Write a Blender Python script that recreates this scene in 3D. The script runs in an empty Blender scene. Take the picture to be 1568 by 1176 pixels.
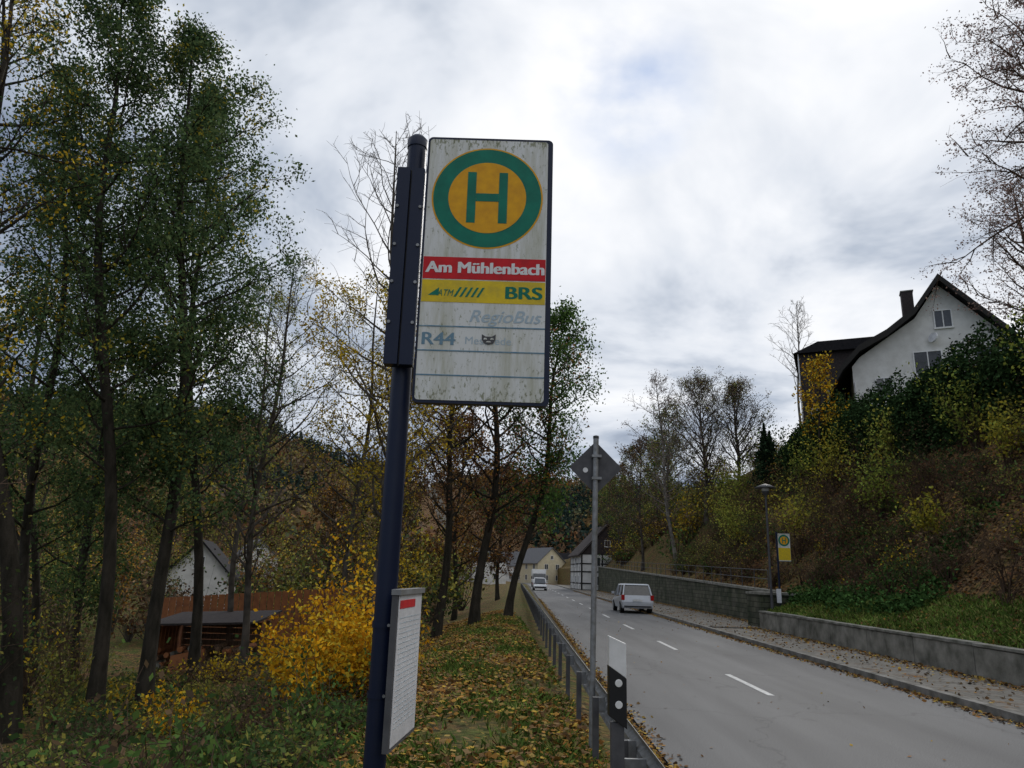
import bpy, math, random
import numpy as np
from mathutils import Vector, Matrix
R=random.Random(7); NR=np.random.default_rng(7)
scene=bpy.context.scene
COL=scene.collection
# ------------------------------------------------------------------ materials
def nn(nt,t,**k):
    n=nt.nodes.new(t)
    for a,b in k.items(): setattr(n,a,b)
    return n
def ramp(nt,stops):
    r=nn(nt,'ShaderNodeValToRGB'); e=r.color_ramp.elements
    while len(e)<len(stops): e.new(.5)
    for i,(p,c) in enumerate(stops):
        e[i].position=p; e[i].color=(c[0],c[1],c[2],1)
    return r
def mat(name,c1,c2=None,scale=5,rough=.7,metal=0,bump=0,bscale=None,stretch=(1,1,1),lo=.35,hi=.65,spec=.4):
    m=bpy.data.materials.new(name); m.use_nodes=True; nt=m.node_tree
    b=nt.nodes['Principled BSDF']; b.inputs['Roughness'].default_value=rough; b.inputs['Metallic'].default_value=metal
    b.inputs['Specular IOR Level'].default_value=spec
    if c2 is None: c2=tuple(x*.75 for x in c1)
    tc=nn(nt,'ShaderNodeTexCoord'); mp=nn(nt,'ShaderNodeMapping'); mp.inputs['Scale'].default_value=stretch
    nt.links.new(tc.outputs['Object'],mp.inputs[0])
    no=nn(nt,'ShaderNodeTexNoise'); no.inputs['Scale'].default_value=scale; no.inputs['Detail'].default_value=4; no.inputs['Roughness'].default_value=.6
    nt.links.new(mp.outputs[0],no.inputs['Vector'])
    r=ramp(nt,[(lo,c1),(hi,c2)]); nt.links.new(no.outputs['Fac'],r.inputs[0]); nt.links.new(r.outputs[0],b.inputs['Base Color'])
    if bump:
        n2=nn(nt,'ShaderNodeTexNoise'); n2.inputs['Scale'].default_value=bscale or scale*4; n2.inputs['Detail'].default_value=3
        nt.links.new(tc.outputs['Object'],n2.inputs['Vector'])
        bp=nn(nt,'ShaderNodeBump'); bp.inputs['Strength'].default_value=bump; bp.inputs['Distance'].default_value=.03
        nt.links.new(n2.outputs['Fac'],bp.inputs['Height']); nt.links.new(bp.outputs[0],b.inputs['Normal'])
    return m
def leafmat(name,trans=.35):
    m=bpy.data.materials.new(name); m.use_nodes=True; nt=m.node_tree; nt.nodes.clear()
    o=nn(nt,'ShaderNodeOutputMaterial'); a=nn(nt,'ShaderNodeAttribute',attribute_name='Col')
    d=nn(nt,'ShaderNodeBsdfDiffuse'); nt.links.new(a.outputs['Color'],d.inputs[0])
    if trans:
        t=nn(nt,'ShaderNodeBsdfTranslucent'); mx=nn(nt,'ShaderNodeMixShader'); mx.inputs[0].default_value=trans
        nt.links.new(a.outputs['Color'],t.inputs[0])
        nt.links.new(d.outputs[0],mx.inputs[1]); nt.links.new(t.outputs[0],mx.inputs[2]); nt.links.new(mx.outputs[0],o.inputs[0])
    else: nt.links.new(d.outputs[0],o.inputs[0])
    return m
M_leaf=leafmat('leaf',.40); M_leafdull=leafmat('leaf_dull',0)
def diffmat(name,c):
    m=bpy.data.materials.new(name); m.use_nodes=True; nt=m.node_tree; nt.nodes.clear()
    o=nn(nt,'ShaderNodeOutputMaterial'); d=nn(nt,'ShaderNodeBsdfDiffuse')
    tc=nn(nt,'ShaderNodeTexCoord'); no=nn(nt,'ShaderNodeTexNoise'); no.inputs['Scale'].default_value=3; no.inputs['Detail'].default_value=1
    nt.links.new(tc.outputs['Object'],no.inputs['Vector']); r=ramp(nt,[(.35,c),(.65,tuple(x*.5 for x in c))]); nt.links.new(no.outputs['Fac'],r.inputs[0]); nt.links.new(r.outputs[0],d.inputs[0])
    nt.links.new(d.outputs[0],o.inputs[0]); return m
M_bark=mat('bark_dark',(.05,.043,.034),(.022,.02,.015),scale=6,rough=.9,bump=.6,bscale=25,stretch=(1,1,.3),spec=.1)
M_bark2=diffmat('bark_grey',(.12,.105,.09)); M_twigred=diffmat('twig_brown',(.13,.09,.065)); M_barkpale=diffmat('bark_pale',(.24,.22,.19))
M_navy=mat('navy_paint',(.004,.010,.034),(.007,.013,.036),scale=9,rough=.42,spec=.3)
M_black=mat('black_plastic',(.012,.012,.013),rough=.5)
M_green=mat('sign_green',(.0,.19,.12),(.0,.14,.09),scale=14,rough=.45,spec=.25)
M_yel=mat('sign_yellow',(.80,.40,.012),(.66,.31,.015),scale=18,rough=.45,spec=.2)
M_yel2=mat('band_yellow',(.78,.56,.02),(.58,.43,.04),scale=22,rough=.45,spec=.2)
M_red=mat('band_red',(.62,.015,.02),(.48,.014,.02),scale=22,rough=.45,spec=.2)
M_white=mat('white_paint',(.8,.8,.79),(.68,.68,.66),scale=8,rough=.4)
M_ink=mat('pale_ink',(.30,.43,.53),(.46,.52,.54),scale=30,rough=.5); M_ink2=mat('blue_ink',(.08,.2,.3),(.2,.3,.36),scale=30,rough=.5)
M_grey=mat('galvanised',(.30,.31,.32),(.19,.19,.185),scale=14,rough=.5,metal=.5)
M_greysign=mat('sign_back_grey',(.10,.10,.105),(.07,.07,.075),scale=9,rough=.6,spec=.25)
M_glass=mat('window_glass',(.03,.035,.04),(.05,.055,.06),rough=.08,spec=.8)
M_render=mat('white_render',(.74,.73,.70),(.60,.59,.56),scale=1.5,rough=.9)
M_rendy=mat('cream_render',(.62,.55,.38),(.55,.48,.33),scale=1.5,rough=.9)
M_slate=mat('slate_tiles',(.026,.024,.026),(.014,.014,.016),scale=5,rough=.85,bump=.5,bscale=14,spec=.12)
M_slateb=mat('brown_slate_cladding',(.06,.048,.045),(.035,.03,.03),scale=8,rough=.85,bump=.5,bscale=14,spec=.15)
M_roofg=mat('grey_roof',(.12,.12,.125),(.08,.08,.085),scale=5,rough=.7)
M_wood=mat('old_wood',(.2,.12,.07),(.10,.06,.035),scale=4,rough=.85,stretch=(4,4,.6))
M_woodo=mat('orange_wood',(.36,.14,.05),(.24,.09,.04),scale=4,rough=.85)
M_timber=mat('dark_timber',(.02,.018,.016),rough=.8)
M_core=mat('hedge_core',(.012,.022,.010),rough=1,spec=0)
M_conc=mat('concrete',(.33,.315,.275),(.12,.118,.098),scale=1.6,rough=.9,bump=.25,bscale=30,spec=.15)
M_conc2=mat('concrete_cap',(.29,.28,.25),(.13,.13,.105),scale=3,rough=.9,spec=.15)
M_kerb=mat('kerb_stone',(.27,.26,.24),(.12,.115,.10),scale=3,rough=.9,spec=.15)
M_mark=mat('road_marking',(.66,.66,.64),(.36,.36,.36),scale=10,rough=.7)
M_silver=mat('silver_paint',(.55,.57,.6),(.5,.52,.55),rough=.3,metal=.4)
M_wcar=mat('white_car_paint',(.75,.76,.77),rough=.3)
M_tyre=mat('tyre',(.015,.015,.015),rough=.85)
M_tail=mat('tail_light',(.45,.01,.01),rough=.2)
def emis(name,c,s):
    m=bpy.data.materials.new(name); m.use_nodes=True; b=m.node_tree.nodes['Principled BSDF']
    b.inputs['Emission Color'].default_value=(*c,1); b.inputs['Emission Strength'].default_value=s; return m
M_head=emis('headlight_lit',(1,.95,.85),8)
M_paper=mat('timetable_paper',(.76,.77,.80),(.64,.65,.68),scale=20,rough=.25)
def boardmat():
    m=bpy.data.materials.new('weathered_white_board'); m.use_nodes=True; nt=m.node_tree; b=nt.nodes['Principled BSDF']
    b.inputs['Roughness'].default_value=.4; b.inputs['Specular IOR Level'].default_value=.3
    tc=nn(nt,'ShaderNodeTexCoord')
    def noi(sc,st,det=6):
        mp=nn(nt,'ShaderNodeMapping'); mp.inputs['Scale'].default_value=st; nt.links.new(tc.outputs['Object'],mp.inputs[0])
        n=nn(nt,'ShaderNodeTexNoise'); n.inputs['Scale'].default_value=sc; n.inputs['Detail'].default_value=det; n.inputs['Roughness'].default_value=.7
        nt.links.new(mp.outputs[0],n.inputs['Vector']); return n
    n1=noi(15,(1,1,.13)); r1=ramp(nt,[(.44,(1,1,1)),(.66,(.66,.65,.52))]); nt.links.new(n1.outputs['Fac'],r1.inputs[0])
    n2=noi(85,(1,1,.45)); 
    sp=nn(nt,'ShaderNodeSeparateXYZ'); nt.links.new(tc.outputs['Object'],sp.inputs[0])
    d=nn(nt,'ShaderNodeMath',operation='SUBTRACT'); nt.links.new(sp.outputs[2],d.inputs[0]); d.inputs[1].default_value=3.175
    ab=nn(nt,'ShaderNodeMath',operation='ABSOLUTE'); nt.links.new(d.outputs[0],ab.inputs[0])
    e=nn(nt,'ShaderNodeMapRange'); nt.links.new(ab.outputs[0],e.inputs[0]); e.inputs[1].default_value=.50; e.inputs[2].default_value=.61; e.inputs[3].default_value=0; e.inputs[4].default_value=.12
    ad=nn(nt,'ShaderNodeMath',operation='ADD'); nt.links.new(n2.outputs['Fac'],ad.inputs[0]); nt.links.new(e.outputs[0],ad.inputs[1])
    r2=ramp(nt,[(.59,(1,1,1)),(.68,(.40,.41,.29))]); nt.links.new(ad.outputs[0],r2.inputs[0])
    mx=nn(nt,'ShaderNodeMixRGB',blend_type='MULTIPLY'); mx.inputs[0].default_value=1
    nt.links.new(r1.outputs[0],mx.inputs[1]); nt.links.new(r2.outputs[0],mx.inputs[2])
    m2=nn(nt,'ShaderNodeMixRGB',blend_type='MULTIPLY'); m2.inputs[0].default_value=1; m2.inputs[1].default_value=(.70,.71,.69,1)
    nt.links.new(mx.outputs[0],m2.inputs[2]); nt.links.new(m2.outputs[0],b.inputs['Base Color']); return m
M_board=boardmat()
def stonemat():
    m=bpy.data.materials.new('stone_blocks'); m.use_nodes=True; nt=m.node_tree; b=nt.nodes['Principled BSDF']; b.inputs['Roughness'].default_value=.9
    b.inputs['Specular IOR Level'].default_value=.15
    tc=nn(nt,'ShaderNodeTexCoord'); s=nn(nt,'ShaderNodeSeparateXYZ'); c=nn(nt,'ShaderNodeCombineXYZ')
    nt.links.new(tc.outputs['Object'],s.inputs[0])
    ad=nn(nt,'ShaderNodeMath',operation='ADD'); nt.links.new(s.outputs[0],ad.inputs[0]); nt.links.new(s.outputs[1],ad.inputs[1])
    nt.links.new(ad.outputs[0],c.inputs[0]); nt.links.new(s.outputs[2],c.inputs[1])
    br=nn(nt,'ShaderNodeTexBrick'); br.inputs['Scale'].default_value=1; br.inputs['Brick Width'].default_value=.55; br.inputs['Row Height'].default_value=.22
    br.inputs['Mortar Size'].default_value=.018; br.inputs['Color1'].default_value=(.12,.12,.10,1); br.inputs['Color2'].default_value=(.075,.078,.068,1); br.inputs['Mortar'].default_value=(.045,.045,.04,1)
    nt.links.new(c.outputs[0],br.inputs['Vector'])
    n=nn(nt,'ShaderNodeTexNoise'); n.inputs['Scale'].default_value=1.3; n.inputs['Detail'].default_value=6; nt.links.new(tc.outputs['Object'],n.inputs['Vector'])
    r=ramp(nt,[(.35,(1.2,1.15,1.0)),(.65,(.5,.58,.42))]); nt.links.new(n.outputs['Fac'],r.inputs[0])
    mx=nn(nt,'ShaderNodeMixRGB',blend_type='MULTIPLY'); mx.inputs[0].default_value=1; nt.links.new(br.outputs['Color'],mx.inputs[1]); nt.links.new(r.outputs[0],mx.inputs[2])
    nt.links.new(mx.outputs[0],b.inputs['Base Color'])
    bp=nn(nt,'ShaderNodeBump'); bp.inputs['Strength'].default_value=.6; bp.inputs['Distance'].default_value=.03; nt.links.new(br.outputs['Fac'],bp.inputs['Height']); bp.invert=True
    nt.links.new(bp.outputs[0],b.inputs['Normal']); return m
M_stone=stonemat()
def littercol(nt,tc,scale):
    v=nn(nt,'ShaderNodeTexVoronoi'); v.inputs['Scale'].default_value=scale; nt.links.new(tc.outputs['Object'],v.inputs['Vector'])
    s=nn(nt,'ShaderNodeSeparateColor'); nt.links.new(v.outputs['Color'],s.inputs[0])
    r=ramp(nt,[(0,(.035,.025,.016)),(.4,(.10,.062,.036)),(.7,(.18,.10,.048)),(.9,(.27,.16,.06)),(1,(.12,.065,.035))])
    nt.links.new(s.outputs[0],r.inputs[0]); return r
def groundmat():
    m=bpy.data.materials.new('ground_soil_grass'); m.use_nodes=True; nt=m.node_tree; b=nt.nodes['Principled BSDF']; b.inputs['Roughness'].default_value=.95
    b.inputs['Specular IOR Level'].default_value=.05
    tc=nn(nt,'ShaderNodeTexCoord'); a=nn(nt,'ShaderNodeAttribute',attribute_name='Col'); s=nn(nt,'ShaderNodeSeparateColor'); nt.links.new(a.outputs['Color'],s.inputs[0])
    lit=littercol(nt,tc,13)
    g=nn(nt,'ShaderNodeTexNoise'); g.inputs['Scale'].default_value=9; g.inputs['Detail'].default_value=4; g.inputs['Roughness'].default_value=.75; nt.links.new(tc.outputs['Object'],g.inputs['Vector'])
    gr=ramp(nt,[(.35,(.028,.045,.012)),(.5,(.07,.105,.026)),(.65,(.14,.16,.045))]); nt.links.new(g.outputs['Fac'],gr.inputs[0])
    n=nn(nt,'ShaderNodeTexNoise'); n.inputs['Scale'].default_value=1.4; n.inputs['Detail'].default_value=6; n.inputs['Roughness'].default_value=.7; nt.links.new(tc.outputs['Object'],n.inputs['Vector'])
    m1=nn(nt,'ShaderNodeMath',operation='MULTIPLY_ADD'); nt.links.new(n.outputs['Fac'],m1.inputs[0]); m1.inputs[1].default_value=3.2; m1.inputs[2].default_value=-1.6
    m2=nn(nt,'ShaderNodeMath',operation='ADD',use_clamp=True); nt.links.new(m1.outputs[0],m2.inputs[0]); nt.links.new(s.outputs[0],m2.inputs[1])
    mx=nn(nt,'ShaderNodeMixRGB'); nt.links.new(m2.outputs[0],mx.inputs[0]); nt.links.new(lit.outputs[0],mx.inputs[1]); nt.links.new(gr.outputs[0],mx.inputs[2])
    gv=ramp(nt,[(.35,(.17,.16,.14)),(.65,(.09,.08,.065))]); nt.links.new(g.outputs['Fac'],gv.inputs[0])
    mx2=nn(nt,'ShaderNodeMixRGB'); nt.links.new(s.outputs[1],mx2.inputs[0]); nt.links.new(mx.outputs[0],mx2.inputs[1]); nt.links.new(gv.outputs[0],mx2.inputs[2])
    nt.links.new(mx2.outputs[0],b.inputs['Base Color'])
    bp=nn(nt,'ShaderNodeBump'); bp.inputs['Strength'].default_value=.8; bp.inputs['Distance'].default_value=.06; nt.links.new(g.outputs['Fac'],bp.inputs['Height']); nt.links.new(bp.outputs[0],b.inputs['Normal'])
    return m
M_ground=groundmat()
def asphaltmat():
    m=bpy.data.materials.new('asphalt'); m.use_nodes=True; nt=m.node_tree; b=nt.nodes['Principled BSDF']; b.inputs['Roughness'].default_value=.75
    b.inputs['Specular IOR Level'].default_value=.3
    tc=nn(nt,'ShaderNodeTexCoord'); mp=nn(nt,'ShaderNodeMapping'); mp.inputs['Scale'].default_value=(1,.10,1); nt.links.new(tc.outputs['Object'],mp.inputs[0])
    n1=nn(nt,'ShaderNodeTexNoise'); n1.inputs['Scale'].default_value=1.3; n1.inputs['Detail'].default_value=5; nt.links.new(mp.outputs[0],n1.inputs['Vector'])
    r1=ramp(nt,[(.3,(.088,.088,.090)),(.7,(.145,.145,.146))]); nt.links.new(n1.outputs['Fac'],r1.inputs[0])
    n2=nn(nt,'ShaderNodeTexNoise'); n2.inputs['Scale'].default_value=70; n2.inputs['Detail'].default_value=3; nt.links.new(tc.outputs['Object'],n2.inputs['Vector'])
    r2=ramp(nt,[(.3,(.5,.5,.5)),(.7,(1.4,1.4,1.4))]); nt.links.new(n2.outputs['Fac'],r2.inputs[0])
    mx=nn(nt,'ShaderNodeMixRGB',blend_type='MULTIPLY'); mx.inputs[0].default_value=1; nt.links.new(r1.outputs[0],mx.inputs[1]); nt.links.new(r2.outputs[0],mx.inputs[2])
    v=nn(nt,'ShaderNodeTexVoronoi',feature='DISTANCE_TO_EDGE'); v.inputs['Scale'].default_value=.22
    n3=nn(nt,'ShaderNodeTexNoise'); n3.inputs['Scale'].default_value=1.5; n3.inputs['Detail'].default_value=4; nt.links.new(tc.outputs['Object'],n3.inputs['Vector'])
    vm=nn(nt,'ShaderNodeVectorMath',operation='ADD'); nt.links.new(tc.outputs['Object'],vm.inputs[0]); nt.links.new(n3.outputs['Color'],vm.inputs[1]); nt.links.new(vm.outputs[0],v.inputs['Vector'])
    rc=ramp(nt,[(0,(.35,.35,.35)),(.006,(1,1,1))]); nt.links.new(v.outputs['Distance'],rc.inputs[0])
    m3=nn(nt,'ShaderNodeMixRGB',blend_type='MULTIPLY'); m3.inputs[0].default_value=.5; nt.links.new(mx.outputs[0],m3.inputs[1]); nt.links.new(rc.outputs[0],m3.inputs[2])
    nt.links.new(m3.outputs[0],b.inputs['Base Color'])
    bp=nn(nt,'ShaderNodeBump'); bp.inputs['Strength'].default_value=.3; bp.inputs['Distance'].default_value=.01; nt.links.new(n2.outputs['Fac'],bp.inputs['Height']); nt.links.new(bp.outputs[0],b.inputs['Normal'])
    return m
M_asph=asphaltmat()
def pavemat():
    m=bpy.data.materials.new('pavement'); m.use_nodes=True; nt=m.node_tree; b=nt.nodes['Principled BSDF']; b.inputs['Roughness'].default_value=.9
    b.inputs['Specular IOR Level'].default_value=.15
    tc=nn(nt,'ShaderNodeTexCoord'); br=nn(nt,'ShaderNodeTexBrick'); br.inputs['Scale'].default_value=1; br.inputs['Brick Width'].default_value=.3; br.inputs['Row Height'].default_value=.3
    br.inputs['Mortar Size'].default_value=.008; br.inputs['Color1'].default_value=(.22,.205,.18,1); br.inputs['Color2'].default_value=(.16,.15,.13,1); br.inputs['Mortar'].default_value=(.06,.055,.05,1)
    nt.links.new(tc.outputs['Object'],br.inputs['Vector'])
    lit=littercol(nt,tc,12)
    n=nn(nt,'ShaderNodeTexNoise'); n.inputs['Scale'].default_value=1.2; n.inputs['Detail'].default_value=6; n.inputs['Roughness'].default_value=.7; nt.links.new(tc.outputs['Object'],n.inputs['Vector'])
    r=ramp(nt,[(.54,(0,0,0)),(.66,(1,1,1))]); nt.links.new(n.outputs['Fac'],r.inputs[0])
    mx=nn(nt,'ShaderNodeMixRGB'); nt.links.new(r.outputs[0],mx.inputs[0]); nt.links.new(br.outputs['Color'],mx.inputs[1]); nt.links.new(lit.outputs[0],mx.inputs[2]); nt.links.new(mx.outputs[0],b.inputs['Base Color']); return m
M_pave=pavemat()
# ------------------------------------------------------------------ mesh helpers
class G:
    def __init__(s): s.v=[]; s.f=[]; s.m=[]; s.mats=[]; s.sm=[]
    def mi(s,m):
        if m not in s.mats: s.mats.append(m)
        return s.mats.index(m)
    def add(s,vs,fs,m,smooth=False):
        o=len(s.v); s.v+= [tuple(v) for v in vs]; i=s.mi(m)
        for f in fs: s.f.append([a+o for a in f]); s.m.append(i); s.sm.append(smooth)
    def hexa(s,p,m):
        s.add(p,[(3,2,1,0),(4,5,6,7),(0,1,5,4),(1,2,6,5),(2,3,7,6),(3,0,4,7)],m)
    def box(s,x0,x1,y0,y1,z0,z1,m):
        s.hexa([(x0,y0,z0),(x1,y0,z0),(x1,y1,z0),(x0,y1,z0),(x0,y0,z1),(x1,y0,z1),(x1,y1,z1),(x0,y1,z1)],m)
    def tube(s,p0,p1,r0,r1,m,n=12,cap=True):
        p0=Vector(p0);p1=Vector(p1);d=(p1-p0).normalized(); a=Vector((0,0,1)) if abs(d.z)<.9 else Vector((1,0,0))
        u=d.cross(a).normalized(); w=d.cross(u)
        vs=[p0+(u*math.cos(t)+w*math.sin(t))*r0 for t in [2*math.pi*i/n for i in range(n)]]+[p1+(u*math.cos(t)+w*math.sin(t))*r1 for t in [2*math.pi*i/n for i in range(n)]]
        s.add(vs,[(i,(i+1)%n,n+(i+1)%n,n+i) for i in range(n)],m,True)
        if cap: s.add(vs,[tuple(range(n-1,-1,-1)),tuple(range(n,2*n))],m)
    def lathe(s,c,prof,m,n=20):
        vs=[];fs=[]
        for r,z in prof:
            for i in range(n): t=2*math.pi*i/n; vs.append((c[0]+r*math.cos(t),c[1]+r*math.sin(t),c[2]+z))
        for k in range(len(prof)-1):
            for i in range(n): fs.append((k*n+i,k*n+(i+1)%n,(k+1)*n+(i+1)%n,(k+1)*n+i))
        s.add(vs,fs,m,True)
    def prism(s,poly,y0,y1,m):
        n=len(poly); vs=[(x,y0,z) for x,z in poly]+[(x,y1,z) for x,z in poly]
        s.add(vs,[tuple(range(n)),tuple(range(2*n-1,n-1,-1))]+[(i,i+n,(i+1)%n+n,(i+1)%n) for i in range(n)],m)
    def disc(s,x,z,r,y0,y1,m,n=48):
        s.prism([(x+r*math.cos(2*math.pi*i/n),z+r*math.sin(2*math.pi*i/n)) for i in range(n)],y0,y1,m)
    def build(s,name,loc=(0,0,0),rotz=0,bevel=0,parent=None):
        me=bpy.data.meshes.new(name); me.from_pydata(s.v,[],s.f)
        for m in s.mats: me.materials.append(m)
        me.polygons.foreach_set('material_index',s.m); me.polygons.foreach_set('use_smooth',s.sm); me.update()
        o=bpy.data.objects.new(name,me); o.location=loc; o.rotation_euler=(0,0,rotz); COL.objects.link(o)
        if bevel:
            b=o.modifiers.new('b','BEVEL'); b.width=bevel; b.segments=2; b.limit_method='ANGLE'
        if parent: o.parent=parent
        return o
def qmesh(name,parts,mats,smooth=True,parent=None):
    vs=[];fs=[];mi=[];cs=[];o=0
    for V,F,i,C in parts:
        if len(V)==0: continue
        vs.append(V); fs.append(F+o); o+=len(V); mi.append(np.full(len(F),i,np.int32)); cs.append(C if C is not None else np.full((len(F),3),.05))
    V=np.concatenate(vs).astype(np.float32); F=np.concatenate(fs).astype(np.int32); mi=np.concatenate(mi); C=np.concatenate(cs)
    me=bpy.data.meshes.new(name); me.vertices.add(len(V)); me.vertices.foreach_set('co',V.ravel())
    me.loops.add(F.size); me.loops.foreach_set('vertex_index',F.ravel())
    me.polygons.add(len(F)); me.polygons.foreach_set('loop_start',np.arange(0,F.size,4,dtype=np.int32))
    try: me.polygons.foreach_set('loop_total',np.full(len(F),4,dtype=np.int32))
    except Exception: pass
    for m in mats: me.materials.append(m)
    me.polygons.foreach_set('material_index',mi)
    me.update(calc_edges=True)
    me.polygons.foreach_set('use_smooth',np.full(len(F),smooth,dtype=bool))
    a=me.attributes.new('Col','FLOAT_COLOR','FACE'); c4=np.ones((len(F),4),np.float32); c4[:,:3]=C; a.data.foreach_set('color',c4.ravel())
    ob=bpy.data.objects.new(name,me); COL.objects.link(ob)
    if parent: ob.parent=parent
    return ob
def tubes(segs,n):
    if not len(segs): return np.zeros((0,3)),np.zeros((0,4),int)
    A=np.array(segs,float); p0=A[:,0:3];p1=A[:,3:6];r0=A[:,6:7];r1=A[:,7:8]
    d=p1-p0; d/=np.linalg.norm(d,axis=1,keepdims=True)+1e-9
    ref=np.tile([0.577,0.3,.1],(len(A),1)); bad=np.abs((d*ref).sum(1))>.6; ref[bad]=[-.3,.7,.05]
    u=np.cross(d,ref); u/=np.linalg.norm(u,axis=1,keepdims=True)+1e-9; w=np.cross(d,u)
    vs=[]
    for k in range(n):
        t=2*math.pi*k/n; vs.append(p0+(u*math.cos(t)+w*math.sin(t))*r0)
    for k in range(n):
        t=2*math.pi*k/n; vs.append(p1+(u*math.cos(t)+w*math.sin(t))*r1)
    V=np.stack(vs,1).reshape(-1,3); base=np.arange(len(A))[:,None]*2*n
    F=np.concatenate([base+np.array([[k,(k+1)%n,n+(k+1)%n,n+k]]) for k in range(n)])
    return V,F
def leaves(P,size,pal,bright=None,flat=0.0,asp=.6):
    n=len(P); a=NR.normal(size=(n,3)); a[:,2]*=(1-flat); a/=np.linalg.norm(a,axis=1,keepdims=True)+1e-9
    b=NR.normal(size=(n,3)); b[:,2]*=(1-flat); b-= (a*b).sum(1,keepdims=True)*a; b/=np.linalg.norm(b,axis=1,keepdims=True)+1e-9
    s=size*NR.uniform(.6,1.3,(n,1))*.5
    V=np.stack([P+a*s,P+b*s*asp,P-a*s,P-b*s*asp],1).reshape(-1,3)
    F=np.arange(n)[:,None]*4+np.arange(4)[None]
    pal=np.array(pal); C=pal[NR.integers(0,len(pal),n)]*NR.uniform(.65,1.35,(n,1))
    if bright is not None: C=C*bright[:,None]
    return V,F,C
# ------------------------------------------------------------------ terrain
def cx(y):
    y=np.asarray(y,float); t=np.clip(y-150,0,120); return 4.5+.019*np.minimum(y,200)-.0016*t*t-.384*np.maximum(y-270,0)*.5
def sst(a,b,x): t=np.clip((x-a)/(b-a),0,1); return t*t*(3-2*t)
def hills(x,y):
    a=54*np.exp(-(((x+178)/80)**2+((y-330)/150)**2)/2)
    b=50*(.92-.10*np.tanh(x/60))*np.exp(-((y-520)/115)**2/2)
    b=b+3*np.sin(x/38+1)*sst(250,400,y)+2*np.sin(x/17+y/40)*sst(250,400,y)
    return np.maximum(a+b,0)
def H(x,y):
    x=np.asarray(x,float); y=np.asarray(y,float); u=x-cx(y)
    L=np.interp(u,[-400,-60,-30,-18.5,-11.5,-8.5,-5.9,-5.3,-4.2,-3.3,-2.95],[2,-3.4,-3.6,-2.6,-1.5,-.75,.10,.2,.17,.0,-.06])
    L=np.where(u<-4.2,.15+(L-.15)*(1-.8*sst(60,150,y)),L)
    far=sst(30.5,33,y)
    u0=5.3*(1-far)+6.65*far
    z0=.62*(1-far)+(1.35+.025*np.clip(y-34,0,90))*far
    t=u-u0
    near=np.interp(t,[0,.01,2.6,4,11,200],[0,0,.9,2.1,10.8,10.8+189*1.2])
    farp=np.interp(t,[0,1,10,200],[0,.4,10.6,10.6+190*1.15])
    B=z0+near*(1-far)+farp*far
    cr=12.4-3.2*sst(55,130,y)-4*sst(130,220,y)+.06*np.maximum(u-15,0)
    B=-np.log(np.exp(-np.clip(B,-5,60)/.8)+np.exp(-cr/.8))*.8
    Rr=np.where(t<0,-.06,B)
    z=np.where(u<-2.95,L,np.where(u>2.95,Rr,-.06))
    bump=.07*np.sin(x*1.7+y*.9)+.05*np.sin(x*3.1-y*2.3)+.3*np.sin(x*.5+1.3*np.sin(y*.4))
    z=z+bump*sst(6.3,10,np.abs(u-.3))*np.where(t>0,1,np.where(u<0,1,0))
    return z+hills(x,y)*sst(8,60,np.abs(u)+np.maximum(y-230,0))
def Hs(x,y): return float(H(np.array([x]),np.array([y]))[0])
us=list(np.arange(-14,-2.9,.35))+[-2.95,-2.9,0,2.9,2.95,3.2]+list(np.arange(3.6,5.2,.4))+[5.29,5.31]+[5.6,6,6.3,6.64,6.66]+list(np.arange(6.95,22,.35))
us=sorted(set(round(float(a),3) for a in us)); lo=us[0]; st=.4
while lo>-560: st*=1.04; lo-=min(st,9); us.insert(0,lo)
hi=us[-1]; st=.4
while hi<500: st*=1.05; hi+=min(st,12); us.append(hi)
ys=list(np.arange(-40,0,2.)); y=0
while y<1300: ys.append(y); y+=max(.4,.011*y)
UU,YY=np.meshgrid(np.array(us),np.array(ys)); XX=UU+cx(YY); ZZ=H(XX,YY)
nx,ny=len(us),len(ys)
V=np.stack([XX,YY,ZZ],-1).reshape(-1,3); i=np.arange(nx*ny).reshape(ny,nx)
F=np.stack([i[:-1,:-1],i[:-1,1:],i[1:,1:],i[1:,:-1]],-1).reshape(-1,4)
uc=(UU[:-1,:-1]+UU[1:,1:])/2; yc=(YY[:-1,:-1]+YY[1:,1:])/2; xc=(XX[:-1,:-1]+XX[1:,1:])/2
gmask=np.where((uc>-5.9)&(uc<-3),.45,np.where(uc<0,.3,0.0)); gmask=np.where(uc<-25,.5,gmask)
gmask=np.where((uc>5.3)&(uc<7.6)&(yc<33),.9,gmask); gmask=np.where((uc>7.6)&(uc<17),.0,gmask); gmask=np.where(uc>17,.8,gmask)
gmask=np.where((uc>6.6)&(uc<=17)&(yc>33),.25,gmask)
gmask=np.where(hills(xc,yc)>3.5,-.4,gmask)
grav=np.where((np.abs(uc)<3.25),1,0)*1.0
C=np.zeros((ny-1,nx-1,3)); C[...,0]=gmask; C[...,1]=grav
qmesh('ground',[(V,F,0,C.reshape(-1,3))],[M_ground])
def strip(name,ua,ub,z,m,y0,y1,step=1.0,thick=0):
    yy=np.arange(y0,y1+.01,step); c=cx(yy); g=G(); n=len(yy)
    if thick: prof=[(ua,z-thick),(ua,z),(ub,z),(ub,z-thick)]
    else: prof=[(ua,z),(ub,z)]
    vs=[(float(c[k])+a,float(yy[k]),b) for k in range(n) for a,b in prof]; p=len(prof)
    fs=[(k*p+j,k*p+j+1,(k+1)*p+j+1,(k+1)*p+j) for k in range(n-1) for j in range(p-1)]
    g.add(vs,fs,m)
    if thick: g.add([vs[j] for j in range(p)],[tuple(range(p))],m)
    return g.build(name)
strip('road',-2.87,2.87,0.0,M_asph,-30,300)
strip('kerb',2.872,3.02,.125,M_kerb,-30,160,2.0,.2)
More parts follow.
